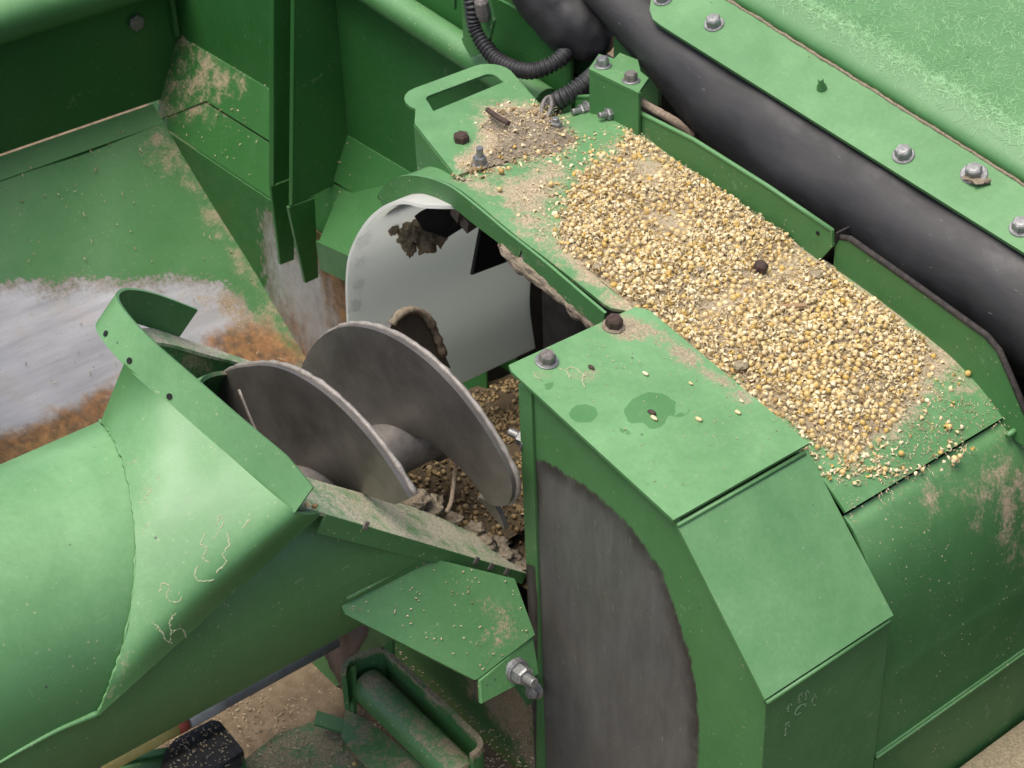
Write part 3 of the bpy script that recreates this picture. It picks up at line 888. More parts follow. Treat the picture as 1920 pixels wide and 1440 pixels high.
surf('barrel_sheet', extrude_profile(BARP, .1475, YW + .055, 90, 40), .003, M_HOOD, hood,
     {'dust': mask([(1610, 990), (1920, 815), (1925, 900), (1850, 930), (1700, 975)], [(1840, 930), (1930, 850), (1930, 1060), (1880, 1040)], scale=110, gain=.62)}, flip=False)
MB().tube([(.1045, .150, -.290), (.1045, YW + .05, -.290)], .0013, 8).build('barrel_seam', M_HOOD, hood)
surf('lower_barrel_lap', extrude_profile([(.1045, -.293), (.1047, -.32), (.1047, -.62)], .149, YW + .010, 12, 8), .003, M_HOOD, hood, flip=False)
# arched front flange with dark discs for the shade of slots, its right end torn
fx = np.linspace(-.588, -.226, 90)
G = []
for x in fx:
    n_ = hoodn(x); z = hoodz(x)
    h = .0205 + .002 * math.sin(40 * x)
    if x > -.345: h += .004 * mnoise.noise(Vector((x * 90, 0, 0)))
    if -.352 < x < -.347: h = .006
    y = .1285 - (.004 * smoothstep(-.36, -.22, x))
    G.append([(x - n_[0] * t * h, y, z + .0015 - n_[2] * t * h) for t in np.linspace(0, 1, 5)])
af = surf('arched_flange', np.array(G), .003, M_HOOD, hood, {'dust': lambda P: np.full(len(P), .40)}, flip=False)
for px, py in ((748, 343), (829, 352), (965, 452), (712, 370)):
    P = AY(px, py, .127)
    MB().lathe(P, (0, -1, 0), [(.0030, 0), (.0030, .0007)], 12).build('slot_shade', M_SHADOWHOLE, af)
# torn strip and packed chaff under the flange
surf('packed_chaff', np.array([[(x, .1290 - .003 * math.sin(PI * t) + .003 * mnoise.noise(Vector((x * 90, t * 4, 1))), hoodz(x) - .0185 - (.013 + .008 * mnoise.noise(Vector((x * 60, 0, 5)))) * t * float(smoothstep(-.385, -.36, x))) for t in np.linspace(0, 1, 10)] for x in np.linspace(-.385, -.224, 70)]), .004, M_MUD, hood, flip=False)
# standing rims on the far side
def rim_pts(xs, y, dz): return [(x, y, float(hoodz(x)) + dz) for x in xs]


top1 = [AY(a, b, YW) for a, b in [(1078, 188), (1060, 205), (1078, 183), (1110, 181), (1150, 190), (1200, 212), (1300, 262), (1440, 350), (1560, 432)]][2:]
P1 = [np.array(p) for p in rim_pts(np.linspace(top1[-1][0], top1[0][0], 24), YW - .0005, -.006)]
plate('rear_rim', top1 + [AY(1561, 462, YW)] + P1[1:], .0032, M_PAINT, hood, res=.012, masks={'dust': mask([(1060, 200), (1100, 180), (1200, 240), (1300, 300), (1200, 280)], scale=40, gain=.6)})
MB().tube([AY(a, b, YW + .0016) for a, b in [(1078, 183), (1110, 181), (1150, 190), (1200, 212), (1300, 262), (1440, 350), (1560, 432)]], .0026, 8).build('rim_bead', M_LID, hood, smooth=True)
P = AY(1534, 437, YW); MB().lathe(P + np.array([0, -.0002, 0]), (0, -1, 0), [(.0022, 0), (.0022, .0006)], 12).build('rim_hole_shade', M_SHADOWHOLE, hood)  # dark disc standing in for the shade of a small hole
YW2 = YW + .006
top2 = [AY(a, b, YW2) for a, b in [(1566, 462), (1576, 448), (1592, 450), (1720, 540), (1848, 632), (1872, 660), (1896, 715), (1945, 830)]]
P2 = [np.array(p) for p in rim_pts(np.linspace(top2[-1][0], top2[0][0], 24), YW2 - .0005, -.008)]
P2[0][2] = min(P2[0][2], top2[-1][2] - .01)
r2 = plate('rear_rim', top2 + P2, .0032, M_PAINT, hood, res=.012)
MB().tube([p + np.array([0, .001, .0014]) for p in top2[1:]], .0030, 8).build('edge_trim', M_TRIM, r2, smooth=True)
MB().box(AY(1583, 446, YW2 + .012), (.001, 0, 0), (0, .012, 0), (0, 0, .010)).build('rim_return', M_TRIM, r2)
MB().lathe(hood_hit(1898, 812) + np.array([0, 0, .001]), (0, 1, .1), [(.0025, -.007), (.003, 0), (.0025, .007)], 10).build('seam_clip', M_PAINT, hood, smooth=True)
# near-black sheets put the shade inside the hood into colour
plate('inner_shade_wall', [(-.70, .43, .03), (.05, .43, .03), (.05, .43, -.62), (-.70, .43, -.62)], .003, M_INNER, hood)
plate('inner_shade_side', [(-.215, .150, -.02), (-.215, .44, -.02), (-.215, .44, -.62), (-.215, .150, -.62)], .003, M_INNER, hood, face=(-1, 0, 0))
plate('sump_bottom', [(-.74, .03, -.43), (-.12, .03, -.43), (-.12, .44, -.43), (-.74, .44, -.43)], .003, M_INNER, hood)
hexbolt(hood, hood_hit(1425, 512) + np.array([0, 0, .004]), (.15, 0, 1), .0068, .007, M_RUSTBOLT, washer=0)
for px, py in ((1100, 205), (1150, 212)):
    hexbolt(hood, AY(px, py, YW - .001), (-.15, -1, .1), .0068, .007, M_ZINC, washer=.009, stud=.009)

# ================================================================== HANDLE PLATE ON THE HOOD'S LEFT END
ZH = .074
hp = thing('handle_plate', (-.54, .22, ZH - .06), 'green cover plate with a slotted hand grip, dusty, at the top of the hood', 'cover plate')
x0, x1, y0, y1 = -.632, -.475, .146, .315
zs_ = lambda x: ZH - .10 * (x + .55)


def rr(cx, cy, r, a0, a1, k=6): return [(cx + r * math.cos(a), cy + r * math.sin(a)) for a in np.linspace(a0, a1, k)]


x0, x1 = -.630, -.470
o2 = rr(x0 + .026, .210, .026, 1.5 * PI + .35, PI, 7) + rr(x0 + .026, .290, .026, PI, .5 * PI - .2, 7) + [(-.523, .295), (x1, .285), (x1, .142), (-.573, .168)]
h2 = rr(x0 + .030, .214, .009, 1.5 * PI, PI, 5) + rr(x0 + .030, .287, .009, PI, .5 * PI, 5) + [(x0 + .045, .294), (x0 + .049, .198)]
cp = plate('cover_sheet', [(x, y, zs_(x)) for x, y in o2], .003, M_HOOD, hp, res=.006, holes=[[(x, y, zs_(x)) for x, y in h2]],
           masks={'dust': mask([(900, 200), (980, 190), (1050, 210), (1080, 260), (1000, 310), (860, 330), (860, 300), (900, 260)], scale=36, gain=.85)})
plate('side_cheek', [(-.573, .1675, zs_(-.573) - .003), (x1, .1415, zs_(x1) - .003), (x1, .1415, .05), (-.573, .1675, -.02)], .003, M_HOOD, hp, res=.01)
plate('end_cheek', [(-.573, .1685, zs_(-.573) - .003), (-.573, .285, zs_(-.573) - .003), (-.573, .285, .0), (-.573, .1685, .0)], .003, M_HOOD, hp)


def on_hp(px, py): return plane_hit(px, py, (-.55, 0, ZH), (.10, 0, 1))


hexbolt(hp, on_hp(865, 264), (.1, 0, 1), .0082, .008, M_RUSTBOLT, washer=0, rot=.1)
hexbolt(hp, on_hp(899, 308), (.1, 0, 1), .0068, .008, M_ZINC, washer=.0085, stud=.010)
hexbolt(hp, on_hp(1041, 240), (.1, 0, 1), .0068, .006, M_ZINC, washer=.0085, stud=.004)
MB().tube(spline([on_hp(1015, 215) + (0, 0, 0), on_hp(1020, 200) + (0, 0, .006), on_hp(1032, 195) + (0, 0, .008), on_hp(1034, 212) + (0, 0, .006), on_hp(1022, 228)], 18), .0022, 8).build('wire_clip', M_STEELBOLT, hp, smooth=True)

# ================================================================== WHITE LINER
liner = thing('chute_liner', (-.60, .24, -.36), 'curved white plastic liner sheet inside the mouth of the hood', 'liner')
LY = .105
LF = [AY(a, b, LY) for a, b in ((845, 374), (760, 376), (700, 400), (660, 460), (648, 520), (650, 615), (652, 720))]
LP = [(p[0], min(p[2], float(hoodz(p[0])) - .016 if p[0] > -.585 else 9)) for p in LF] + [(LF[-1][0], -.36)]
lx = LF[5][0]
LEND = AX(1000, 600, lx)[1]
lbot = AX(940, 682, lx)[2]
LP[-1] = (lx - .002, lbot)
surf('liner_sheet', extrude_profile([(LP[0][0] + .05, float(hoodz(LP[0][0] + .05)) - .020)] + LP, lambda x: LY + .045 * float(smoothstep(-.49, -.42, x)), LEND, 80, 30), .004, M_LINER, liner,
     {'dust': mask([(664, 450), (700, 420), (692, 462), (668, 478)], [(664, 482), (695, 468), (684, 505), (662, 505)], [(658, 522), (688, 512), (684, 548), (658, 545)], [(656, 560), (684, 552), (678, 585), (655, 588)], scale=16, gain=.95)}, flip=True)
fpz = [AX(886, 516, -.66), AX(910, 405, -.62), AX(968, 440, -.62), AX(962, 470, -.66)]
pn = [plane_hit(a, b, (lx + .05, 0, 0), (1, 0, .35)) for a, b in ((886, 516), (908, 400), (975, 440), (960, 488))]
plate('rubber_flap', pn, .006, M_BLACK, liner)
lm = [((765, 440), .018), ((785, 425), .016), ((800, 455), .017), ((822, 440), .017), ((770, 468), .010), ((738, 430), .009), ((812, 425), .014)]
for k, ((px, py), r) in enumerate(lm):
    lump('mud_clod', plane_hit(px, py, (lx + .035, 0, -.05), (1, 0, .25)), (r * .4, r * .72, r * .72), M_CHAFFBED, liner, seed=k + 2, sub=20, amp=.6)
plate('opening_shade', [plane_hit(a, b, (lx + .045, 0, -.04), (1, 0, .45)) for a, b in ((778, 405), (800, 388), (850, 380), (895, 400), (888, 415), (838, 446), (795, 432))], .002, M_INNER, liner)  # no hole cut; a dark sheet carries the shade of an opening
for k, (px, py) in enumerate(((866, 392), (884, 412))):
    MB().box(plane_hit(px, py, (lx + .06, 0, -.02), (1, 0, .45)), (.006, 0, -.003), (0, .010, .002), (.002, 0, .007)).build('latch_block', M_STEELBOLT, liner)

# paddle standing in the sump behind the screw
pad = plate('sump_paddle', [AX(a, b, -.50) for a, b in ((728, 618), (748, 590), (770, 580), (790, 584), (806, 600), (822, 632), (832, 660), (846, 690), (800, 700), (740, 690))], .008, M_FLIGHT)
props(pad, 'rounded grey paddle with a muddy rim poking up behind the auger screw', 'paddle')
MB().tube(spline([AX(a, b, -.497) for a, b in ((735, 608), (752, 588), (772, 581), (792, 587), (808, 605), (820, 632), (832, 665))], 30), .003 + .0025 * rng.random(30), 8).build('mud_rim', M_MUD, pad, smooth=True)

# ================================================================== BLACK ROLL, LID PANEL, BRACKETS AND HOSES (upper right)
zf = lambda x: .157 - .139 * (x + .471)
roll_x = np.linspace(-.70, .40, 60)
rr_ = np.interp(roll_x, [-.70, -.56, -.46, -.38, -.25, .4], [.030, .030, .037, .050, .058, .060])
path = np.array([(x, .425 + .02 * smoothstep(-.45, -.65, x), zf(x) - .006 - r + .03 * smoothstep(-.5, -.7, x)) for x, r in zip(roll_x, rr_)])
V = MB().tube(path, rr_, 48)
Va = np.vstack(V.v)
for i, v in enumerate(Va):
    ring = i // 48
    if ring < 60:
        q = Vector(v) * 7
        Va[i] = v + (v - path[ring]) / rr_[ring] * (.0035 * mnoise.noise(Vector((v[0] * 14, v[1] * 9, v[2] * 26))) + .0016 * mnoise.noise(q * 5))
roll = make('rubber_roll', Va, V.f, M_RUBBER, None, smooth=True, sharp=50)
props(roll, 'thick black rubber roll running beneath the edge of the green lid', 'roll')
# slack black skirt at its upper end
skp = spline([AY(a, b, y) for a, b, y in ((985, -90, .41), (1022, -30, .41), (1055, 18, .415), (1090, 52, .42), (1125, 74, .43), (1150, 86, .44))], 40)
skr = np.interp(np.linspace(0, 1, 40), [0, .3, .55, .75, .9, 1], [.040, .040, .037, .029, .018, .006])
V = MB().tube(skp, skr, 36); Va = np.vstack(V.v)
for i in range(40 * 36):
    k = i // 36
    Va[i] += (Va[i] - skp[k]) / skr[k] * (.004 * mnoise.noise(Vector(Va[i]) * 28) + .002 * mnoise.noise(Vector(Va[i]) * 70))
skirt = make('rubber_skirt', Va, V.f, M_RUBBER, None, smooth=True, sharp=60)
props(skirt, 'slack black rubber skirt hanging at the upper end of the roll', 'skirt')

lid = thing('fibreglass_lid', (-.2, .55, .05), 'light green fibreglass lid with bolted edge strip in the top right corner', 'lid')
d_ = np.array([.482, 0, -.067]); d_ /= np.linalg.norm(d_)
wv_ = np.array([0, .93, .36]); ln = np.cross(d_, wv_); ln /= np.linalg.norm(ln)
if ln[2] < 0: ln = -ln
LP0 = AY(1220, 30, .40)
onl = lambda px, py, off=0.0: plane_hit(px, py, LP0 + ln * off, ln)
strip = plate('edge_strip', [onl(1224, 36), onl(1240, 48), onl(1920, 474), onl(2200, 650), onl(2200, 520), onl(1920, 345), onl(1370, 2), onl(1240, -80), onl(1226, -40), onl(1218, 18)], .004, M_LID, lid, res=.02)
for px, py, w in ((1243, -2, .0105), (1339, 46, .0105), (1694, 292, .0105), (1826, 327, .0125), (1914, 428, .0105)):
    hexbolt(lid, onl(px, py), ln, .0080, .0075, M_ZINC, washer=w, rot=px * .01)
stp = onl(1541, 166)
sb = MB().lathe(stp, ln, [(.0052, 0), (.0045, .004), (.0028, .007), (.0028, .012), (.0020, .013)], 16).build('stud', M_LID, lid, smooth=True, sharp=40)
dust_ring = lump('dirt_ring', onl(1833, 333), (.012, .012, .0015), M_MUD, lid, seed=4, sub=12)
# moulded body: short rise from the strip, rounded shoulder, then a broad flat
a_, b_ = onl(1330, -24), onl(2200, 519)
prof = [(0, -.002), (.002, .005), (.010, .010), (.024, .0135), (.032, .0150), (.045, .0150), (.07, .0125), (.12, .010), (.20, .0095), (.36, .010), (.6, .012)]
pr = spline(prof, 70)
wl_ = np.cross(ln, d_); wl_ = wl_ if wl_[1] > 0 else -wl_
G = np.array([[a_ + (b_ - a_) * s + wl_ * u + ln * h for s in np.linspace(-.25, 1, 40)] for u, h in pr])
body = surf('moulded_body', G, .004, M_LIDBODY, lid, flip=False if np.cross(G[1, 0] - G[0, 0], G[0, 1] - G[0, 0]) @ ln > 0 else True)
gp = np.array([a_ + (b_ - a_) * s - wl_ * .001 + ln * .001 for s in np.linspace(-.2, 1, 120)])
MB().tube(gp + rng.normal(size=gp.shape) * .0003 - ln * .0008, .0013 + .0007 * rng.random(120), 7).build('gasket_line', M_MUD, lid, smooth=True)
# glass fibres showing in the gel coat
N = 15000
fm = MB()
for k in range(N):
    s = rng.uniform(-.1, 1); u = rng.uniform(.012, .42)
    if k % 6 == 0: u = abs(rng.normal(.036, .006))
    i = min(max(np.searchsorted(pr[:, 0], u), 1), 69)
    h = np.interp(u, pr[:, 0], pr[:, 1])
    P = a_ + (b_ - a_) * s + wl_ * u + ln * (h + .0003)
    tt = wl_ * (pr[i, 0] - pr[i - 1, 0]) + ln * (pr[i, 1] - pr[i - 1, 1]); tt /= np.linalg.norm(tt)
    an = rng.uniform(0, PI); dl = d_ * math.cos(an) + tt * math.sin(an); L = rng.uniform(.004, .012); nn = np.cross(d_, tt); nn = nn if nn[2] > 0 else -nn
    sd_ = np.cross(nn, dl) * rng.uniform(.00012, .00028)
    bend = np.cross(nn, dl) * rng.uniform(-.12, .12) * L
    fm.add([P - dl * L / 2 - sd_, P - dl * L / 2 + sd_, P + bend + sd_ + nn * .0002, P + bend - sd_ + nn * .0002, P + dl * L / 2 + sd_, P + dl * L / 2 - sd_], [(0, 3, 2, 1), (3, 5, 4, 2)])
fb = fm.build('glass_fibres', M_FIBRE, body)
fb['kind'] = 'stuff'

# clamp bracket with two bolts left of the roll
br = thing('clamp_bracket', (-.36, .385, .0), 'small green angle bracket with two bolts at the left end of the roll', 'bracket')
zb = .108
plate('bracket_top', [AZ(a, b, zb) for a, b in ((1104, 129), (1123, 101), (1151, 110), (1162, 99), (1196, 112), (1201, 134), (1216, 146), (1197, 174))], .004, M_PAINT, br, res=.01)
f0, f1 = AZ(1104, 130, zb - .001), AZ(1197, 175, zb - .001)
plate('bracket_front', [f0, f1, f1 - np.array([0, 0, .10]), f0 - np.array([0, 0, .10])], .004, M_PAINT, br)
hexbolt(br, AZ(1130, 124, zb), (0, 0, 1), .0068, .008, M_ZINC, washer=.0095)
hexbolt(br, AZ(1183, 152, zb), (0, 0, 1), .0068, .008, M_STEELBOLT, washer=.0095, wmat=M_ZINC)
plate('bracket_rear', [AY(1150, 70, .43), AY(1190, 80, .43), AY(1235, 130, .43), AY(1235, 200, .43), AY(1150, 160, .43)], .004, M_PAINT, br)


def corrugated(name, pts, r, pitch, label, parent=None):
    dense = spline(pts, 400)
    seg = np.concatenate([[0], np.cumsum(np.linalg.norm(np.diff(dense, axis=0), axis=1))])
    k = int(seg[-1] / pitch * 6)
    s = np.linspace(0, seg[-1], k)
    path = np.stack([np.interp(s, seg, dense[:, i]) for i in range(3)], 1)
    rad = r * (1 + .13 * np.sign(np.sin(2 * PI * s / pitch)) * np.abs(np.sin(2 * PI * s / pitch)) ** .5)
    o = MB().tube(path, rad, 18).build(name, M_HOSE, parent, smooth=True)
    props(o, label, 'hose')
    return o


h1 = corrugated('corrugated_hose', [AY(a, b, y) for a, b, y in ((868, -60, .355), (884, 5, .352), (893, 55, .352), (925, 105, .35), (965, 128, .352), (1005, 132, .36), (1048, 112, .38), (1075, 80, .41))], .0085, .0052, 'grey black corrugated hose curving down over the back rail')
h2 = corrugated('corrugated_hose', [AY(a, b, y) for a, b, y in ((1028, 205, .335), (1045, 190, .335), (1070, 175, .345), (1105, 150, .37), (1130, 125, .41))], .0095, .0052, 'short grey corrugated hose stub behind the handle plate')
cn_ = MB().lathe(AY(905, 20, .347), (.1, -.2, 1), [(.006, -.012), (.008, -.004), (.008, .012), (.005, .016)], 8).build('hose_clamp', M_STEELBOLT, tank)
cb = MB().tube(spline([AY(a, b, y) for a, b, y in ((1158, 168, .35), (1185, 182, .352), (1225, 205, .36), (1265, 228, .37), (1300, 258, .385))], 24), .0042 + .0008 * rng.random(24), 10).build('cable', M_TWINE, None, smooth=True)
props(cb, 'dirty brown cable between the hood rim and the black roll', 'cable')
# added dark sheet: shade of the gap behind the roll, put into colour
bd = plate('gap_shade_panel', [(-1.0, .53, .02), (.9, .53, -.10), (.9, .53, -1.0), (-1.0, .53, -1.0)], .004, M_INNER)
props(bd, 'near-black sheet standing in for shade in the gap behind the black roll', 'panel')

# ================================================================== LOWER LEFT: HINGE BRACKET, FRAME, PIPE, LEVER
ld = plate('lower_deck', [(-.80, -1.0, -.47), (-.19, -1.0, -.47), (-.19, .0, -.47), (-.80, .0, -.47)], .006, M_DECK, res=.02, wob=.012, masks={'dust': lambda P: np.full(len(P), .3)})
props(ld, kind='structure')
hb_ = thing('hinge_bracket', (-.24, -.06, -.40), 'flat green hinge plate bolted between the tube mouth and the worn housing', 'bracket')
zp = -.222
h1_, h2_, h3_ = AZ(640, 1136, -.116), AZ(800, 1044, -.116), AZ(1003, 1190, -.205)
hpn = np.cross(h2_ - h1_, h3_ - h1_); hpn = hpn / np.linalg.norm(hpn); hpn = hpn if hpn[2] > 0 else -hpn
A_ = lambda a, b, z=zp: plane_hit(a, b, h1_ + hpn * (z - zp), hpn)
plate('hinge_plate', [A_(640, 1136), A_(646, 1126), A_(800, 1044), A_(965, 1085), A_(1003, 1190), A_(896, 1273), A_(890, 1275), A_(648, 1152)], .005, M_PAINT, hb_, res=.012,
      masks={'dust': mask([(900, 1110), (980, 1120), (1000, 1200), (940, 1240), (890, 1200)], [(640, 1130), (700, 1110), (690, 1150)], scale=60, gain=.68)})
e0, e1 = A_(896, 1274), A_(1003, 1191)
plate('turned_flange', [e0 + (0, 0, -.001), e1 + (0, 0, -.001), e1 + np.array([.012, -.008, -.034]), e0 + np.array([.014, -.006, -.016])], .004, M_PAINT, hb_, res=.012)
fN = np.cross(e1 - e0, np.array([.012, -.008, -.034])); fN /= np.linalg.norm(fN); fN = fN if fN @ (C - e0) > 0 else -fN
hb = plane_hit(966, 1256, e0, fN)
hax = fN + np.array([.45, -.1, -.1])
MB().lathe(hb - fN * .001, hax, [(.0115, 0), (.0125, .001), (.0115, .002), (.0125, .003), (.0115, .004), (.0122, .005)], 24).build('ribbed_collar', M_ZINC, hb_)
hexbolt(hb_, hb + hax / np.linalg.norm(hax) * .004, hax, .0092, .011, M_ZINC, washer=.0115, name='hinge_bolt', stud=.012)
MB().tube([A_(648, 1122, zp + .003), A_(800, 1041, zp + .003)], .003, 8).build('weld_bead', M_PAINT, hb_, smooth=True)
for k, (a, b) in enumerate(((675, 1098), (686, 1092), (712, 1080), (744, 1063))):
    pass
fr = thing('lower_frame', (-.3, -.08, -.47), 'grimy green frame plates and U strap under the tube mouth', 'frame')
plate('worn_plate', [AY(a, b, -.075) for a, b in ((583, 1190), (640, 1125), (735, 1130), (735, 1250), (668, 1316), (655, 1310), (650, 1290), (640, 1284), (628, 1288), (622, 1300), (620, 1314), (596, 1306), (588, 1280))], .004, M_DIRTY, fr, res=.008,
      masks={'wear': mask([(596, 1190), (620, 1150), (690, 1150), (690, 1190), (670, 1225), (652, 1250), (640, 1290), (628, 1270), (610, 1230)], scale=18)})
plate('slope_plate', [AY(690, 1160, .01), AY(990, 1200, .01), AY(1004, 1440, .01), AY(1004, 1560, .01), AY(900, 1500, .01), AY(700, 1260, .01)], .004, M_DIRTY, fr, res=.01, masks={'dust': mask([(880, 1270), (1000, 1300), (1003, 1440), (930, 1340)], scale=50, gain=.95)})
# U strap standing on edge round a tube stub
us = spline([AZ(a, b, -.335) for a, b in ((648, 1262), (652, 1246), (668, 1234), (700, 1222), (716, 1220), (728, 1228), (800, 1296), (870, 1362), (893, 1386), (894, 1400), (880, 1412))], 60)
G = np.array([[p + np.array([0, 0, -.05 * t]) for t in np.linspace(0, 1, 4)] for p in us])
surf('u_strap', G, .005, M_DIRTY, fr, flip=True, masks={'dust': lambda P: np.where(P[:, 2] > -.345, 1.05, .1)})
c0_, c1_ = AZ(690, 1285, -.368), AZ(872, 1462, -.368)
MB().tube([c0_, c0_ + (c1_ - c0_) * .5, c1_], .0185, 28).build('tube_stub', M_DIRTY, fr, smooth=True, sharp=40, masks={'dust': lambda P: np.where(P[:, 2] > -.356, .8, .1)})
plate('strap_foot', [AZ(a, b, -.40) for a, b in ((648, 1330), (690, 1350), (800, 1440), (900, 1440), (900, 1520), (760, 1520), (640, 1380))], .004, M_DIRTY, fr, res=.01, masks={'dust': lambda P: np.full(len(P), .8)})
plate('strap_side', [AY(648, 1258, -.118), AY(662, 1250, -.118), AY(664, 1370, -.118), AY(650, 1372, -.118)], .004, M_DIRTY, fr)
plate('bent_tab', [AZ(a, b, -.41) for a, b in ((594, 1331), (646, 1347), (642, 1372), (588, 1356))], .004, M_DIRTY, fr)
plate('ramp_sheet', [AZ(a, b, -.43) for a, b in ((440, 1440), (520, 1376), (610, 1346), (720, 1380), (850, 1460), (850, 1560), (360, 1560))], .004, M_DIRTY, fr, res=.012, wob=.003, masks={'dust': lambda P: np.full(len(P), .95)})
# grey pipe along the tube
pp = [np.array([-.42, y, -.37]) for y in (-.62, -.3, -.09)]
gp_ = thing('grey_pipe', (-.42, -.3, -.39), 'thin grey pipe with a faded label lying below the green tube', 'pipe')
MB().tube([np.array([-.42, y, -.372]) for y in np.linspace(-.66, -.085, 20)], .0125, 20).build('pipe_body', M_GREYPIPE, gp_, smooth=True, sharp=40)
MB().tube([np.array([-.42, y, -.372]) for y in np.linspace(-.262, -.222, 4)], .0130, 20).build('torn_sleeve', M_LINER, gp_, smooth=True)
MB().tube([np.array([-.42, y, -.372]) for y in np.linspace(-.275, -.264, 3)], .0131, 20).build('label_end', M_RED, gp_, smooth=True)
MB().tube([np.array([-.42, y, -.372]) for y in np.linspace(-.36, -.275, 4)], .0129, 20).build('label_band', M_YELLOW, gp_, smooth=True)
# lever with black cap at the bottom edge
lv = thing('lever', (-.42, -.33, -.47), 'oily black capped lever sprinkled with meal at the bottom left edge', 'lever')
zl = -.395
cap = [AZ(a, b, zl) for a, b in ((312, 1404), (330, 1384), (396, 1350), (412, 1352), (455, 1404), (452, 1420), (330, 1500), (300, 1440))]
cp_ = plate('cap_top', cap, .012, M_LEVER, lv, res=.008)
MB().tube([AZ(a, b, zl + .0005) for a, b in ((456, 1412), (410, 1440), (350, 1480))], .0022, 8).build('cap_rim', M_LEVER, cp_, smooth=True)
plate('cap_side', [AZ(457, 1406, zl - .002), AZ(330, 1505, zl - .002), AZ(330, 1505, zl - .002) + np.array([0, 0, -.05]), AZ(457, 1406, zl - .002) + np.array([0, 0, -.05])], .004, M_PAINT, lv)
MB().tube(spline([AZ(a, b, zl - .004) for a, b in ((316, 1408), (260, 1418), (200, 1432), (170, 1442), (120, 1470))], 16), .0042, 10).build('arm_bar', M_DIRTY, lv, smooth=True)
plate('arm_web', [AZ(a, b, zl - .008) for a, b in ((316, 1412), (200, 1436), (160, 1470), (330, 1480))], .004, M_DIRTY, lv)

# dusty ledge in the bottom right corner
lg = thing('side_ledge', (.13, .36, -.42), 'dust covered ledge bar at the bottom right corner of the picture', 'ledge')
MB().box((.131, .36, -.402), (.022, 0, 0), (0, .12, 0), (0, 0, .013)).build('ledge_bar', M_DIRTY, lg, masks={'dust': lambda P: np.where(P[:, 2] > -.40, 1.5, .3)})
MB().tube([(.160, .24, -.391), (.160, .48, -.391)], .006, 10).build('ledge_rail', M_PAINT, lg, smooth=True)

# ================================================================== GRAIN, HULLS AND CHAFF
def bean_mesh(kind, seed):
    r = random.Random(seed)
    bm_v = []; bm_f = []
    n, m_ = 7, 10
    if kind == 'whole':
        sx, sy, sz = r.uniform(.96, 1.1), r.uniform(.84, .98), r.uniform(.74, .92)
        for i in range(n + 1):
            th = PI * i / n
            for k in range(m_):
                a = 2 * PI * k / m_
                bm_v.append((sx * math.sin(th) * math.cos(a), sy * math.sin(th) * math.sin(a), sz * math.cos(th)))
        for i in range(n):
            for k in range(m_): bm_f.append((i * m_ + k, (i + 1) * m_ + k, (i + 1) * m_ + (k + 1) % m_, i * m_ + (k + 1) % m_))
    elif kind == 'half':
        for i in range(5):
            th = PI / 2 * i / 4
            for k in range(m_):
                a = 2 * PI * k / m_
                bm_v.append((1.05 * math.sin(th) * math.cos(a), .92 * math.sin(th) * math.sin(a), .72 * math.cos(th) - .2))
        for i in range(4):
            for k in range(m_): bm_f.append((i * m_ + k, (i + 1) * m_ + k, (i + 1) * m_ + (k + 1) % m_, i * m_ + (k + 1) % m_))
        bm_f.append(tuple(4 * m_ + k for k in range(m_ - 1, -1, -1)))
    elif kind == 'hull':      # curled piece of split hull, a thin open shell
        arc = r.uniform(1.0, 1.75) * PI; w = r.uniform(.35, .7); tw = r.uniform(-.4, .4)
        k1 = 11
        for lay, rad in ((0, 1.0), (1, .82)):
            for i in range(k1):
                a = arc * (i / (k1 - 1) - .5)
                ww = w * math.sin(PI * (i + .6) / (k1 + .2)) ** .5
                for sgn in (-1, 0, 1):
                    rr_ = rad * (1 - .22 * abs(sgn))
                    bm_v.append((rr_ * math.cos(a), rr_ * math.sin(a), sgn * ww + tw * a * .3))
        off = k1 * 3
        for i in range(k1 - 1):
            for j in range(2):
                q = (i * 3 + j, (i + 1) * 3 + j, (i + 1) * 3 + j + 1, i * 3 + j + 1)
                bm_f.append(q); bm_f.append(tuple(x + off for x in q[::-1]))
        for i in range(k1 - 1):
            bm_f.append((i * 3, i * 3 + off, (i + 1) * 3 + off, (i + 1) * 3)); bm_f.append((i * 3 + 2, (i + 1) * 3 + 2, (i + 1) * 3 + 2 + off, i * 3 + 2 + off))
        bm_f.append((0, 1, 2, 2 + off, 1 + off, off))
        e_ = (k1 - 1) * 3; bm_f.append((e_ + 2, e_ + 1, e_, e_ + off, e_ + 1 + off, e_ + 2 + off))
    return np.array(bm_v, float), bm_f


WHOLE = [bean_mesh('whole', k) for k in range(5)]
HALF = [bean_mesh('half', k) for k in range(3)]
HULL = [bean_mesh('hull', k) for k in range(8)]


def rand_rot(flat=None):
    q = rng.normal(size=4); q /= np.linalg.norm(q)
    w, x, y, z = q
    return np.array([[1 - 2 * (y * y + z * z), 2 * (x * y - z * w), 2 * (x * z + y * w)], [2 * (x * y + z * w), 1 - 2 * (x * x + z * z), 2 * (y * z - x * w)], [2 * (x * z - y * w), 2 * (y * z + x * w), 1 - 2 * (x * x + y * y)]])


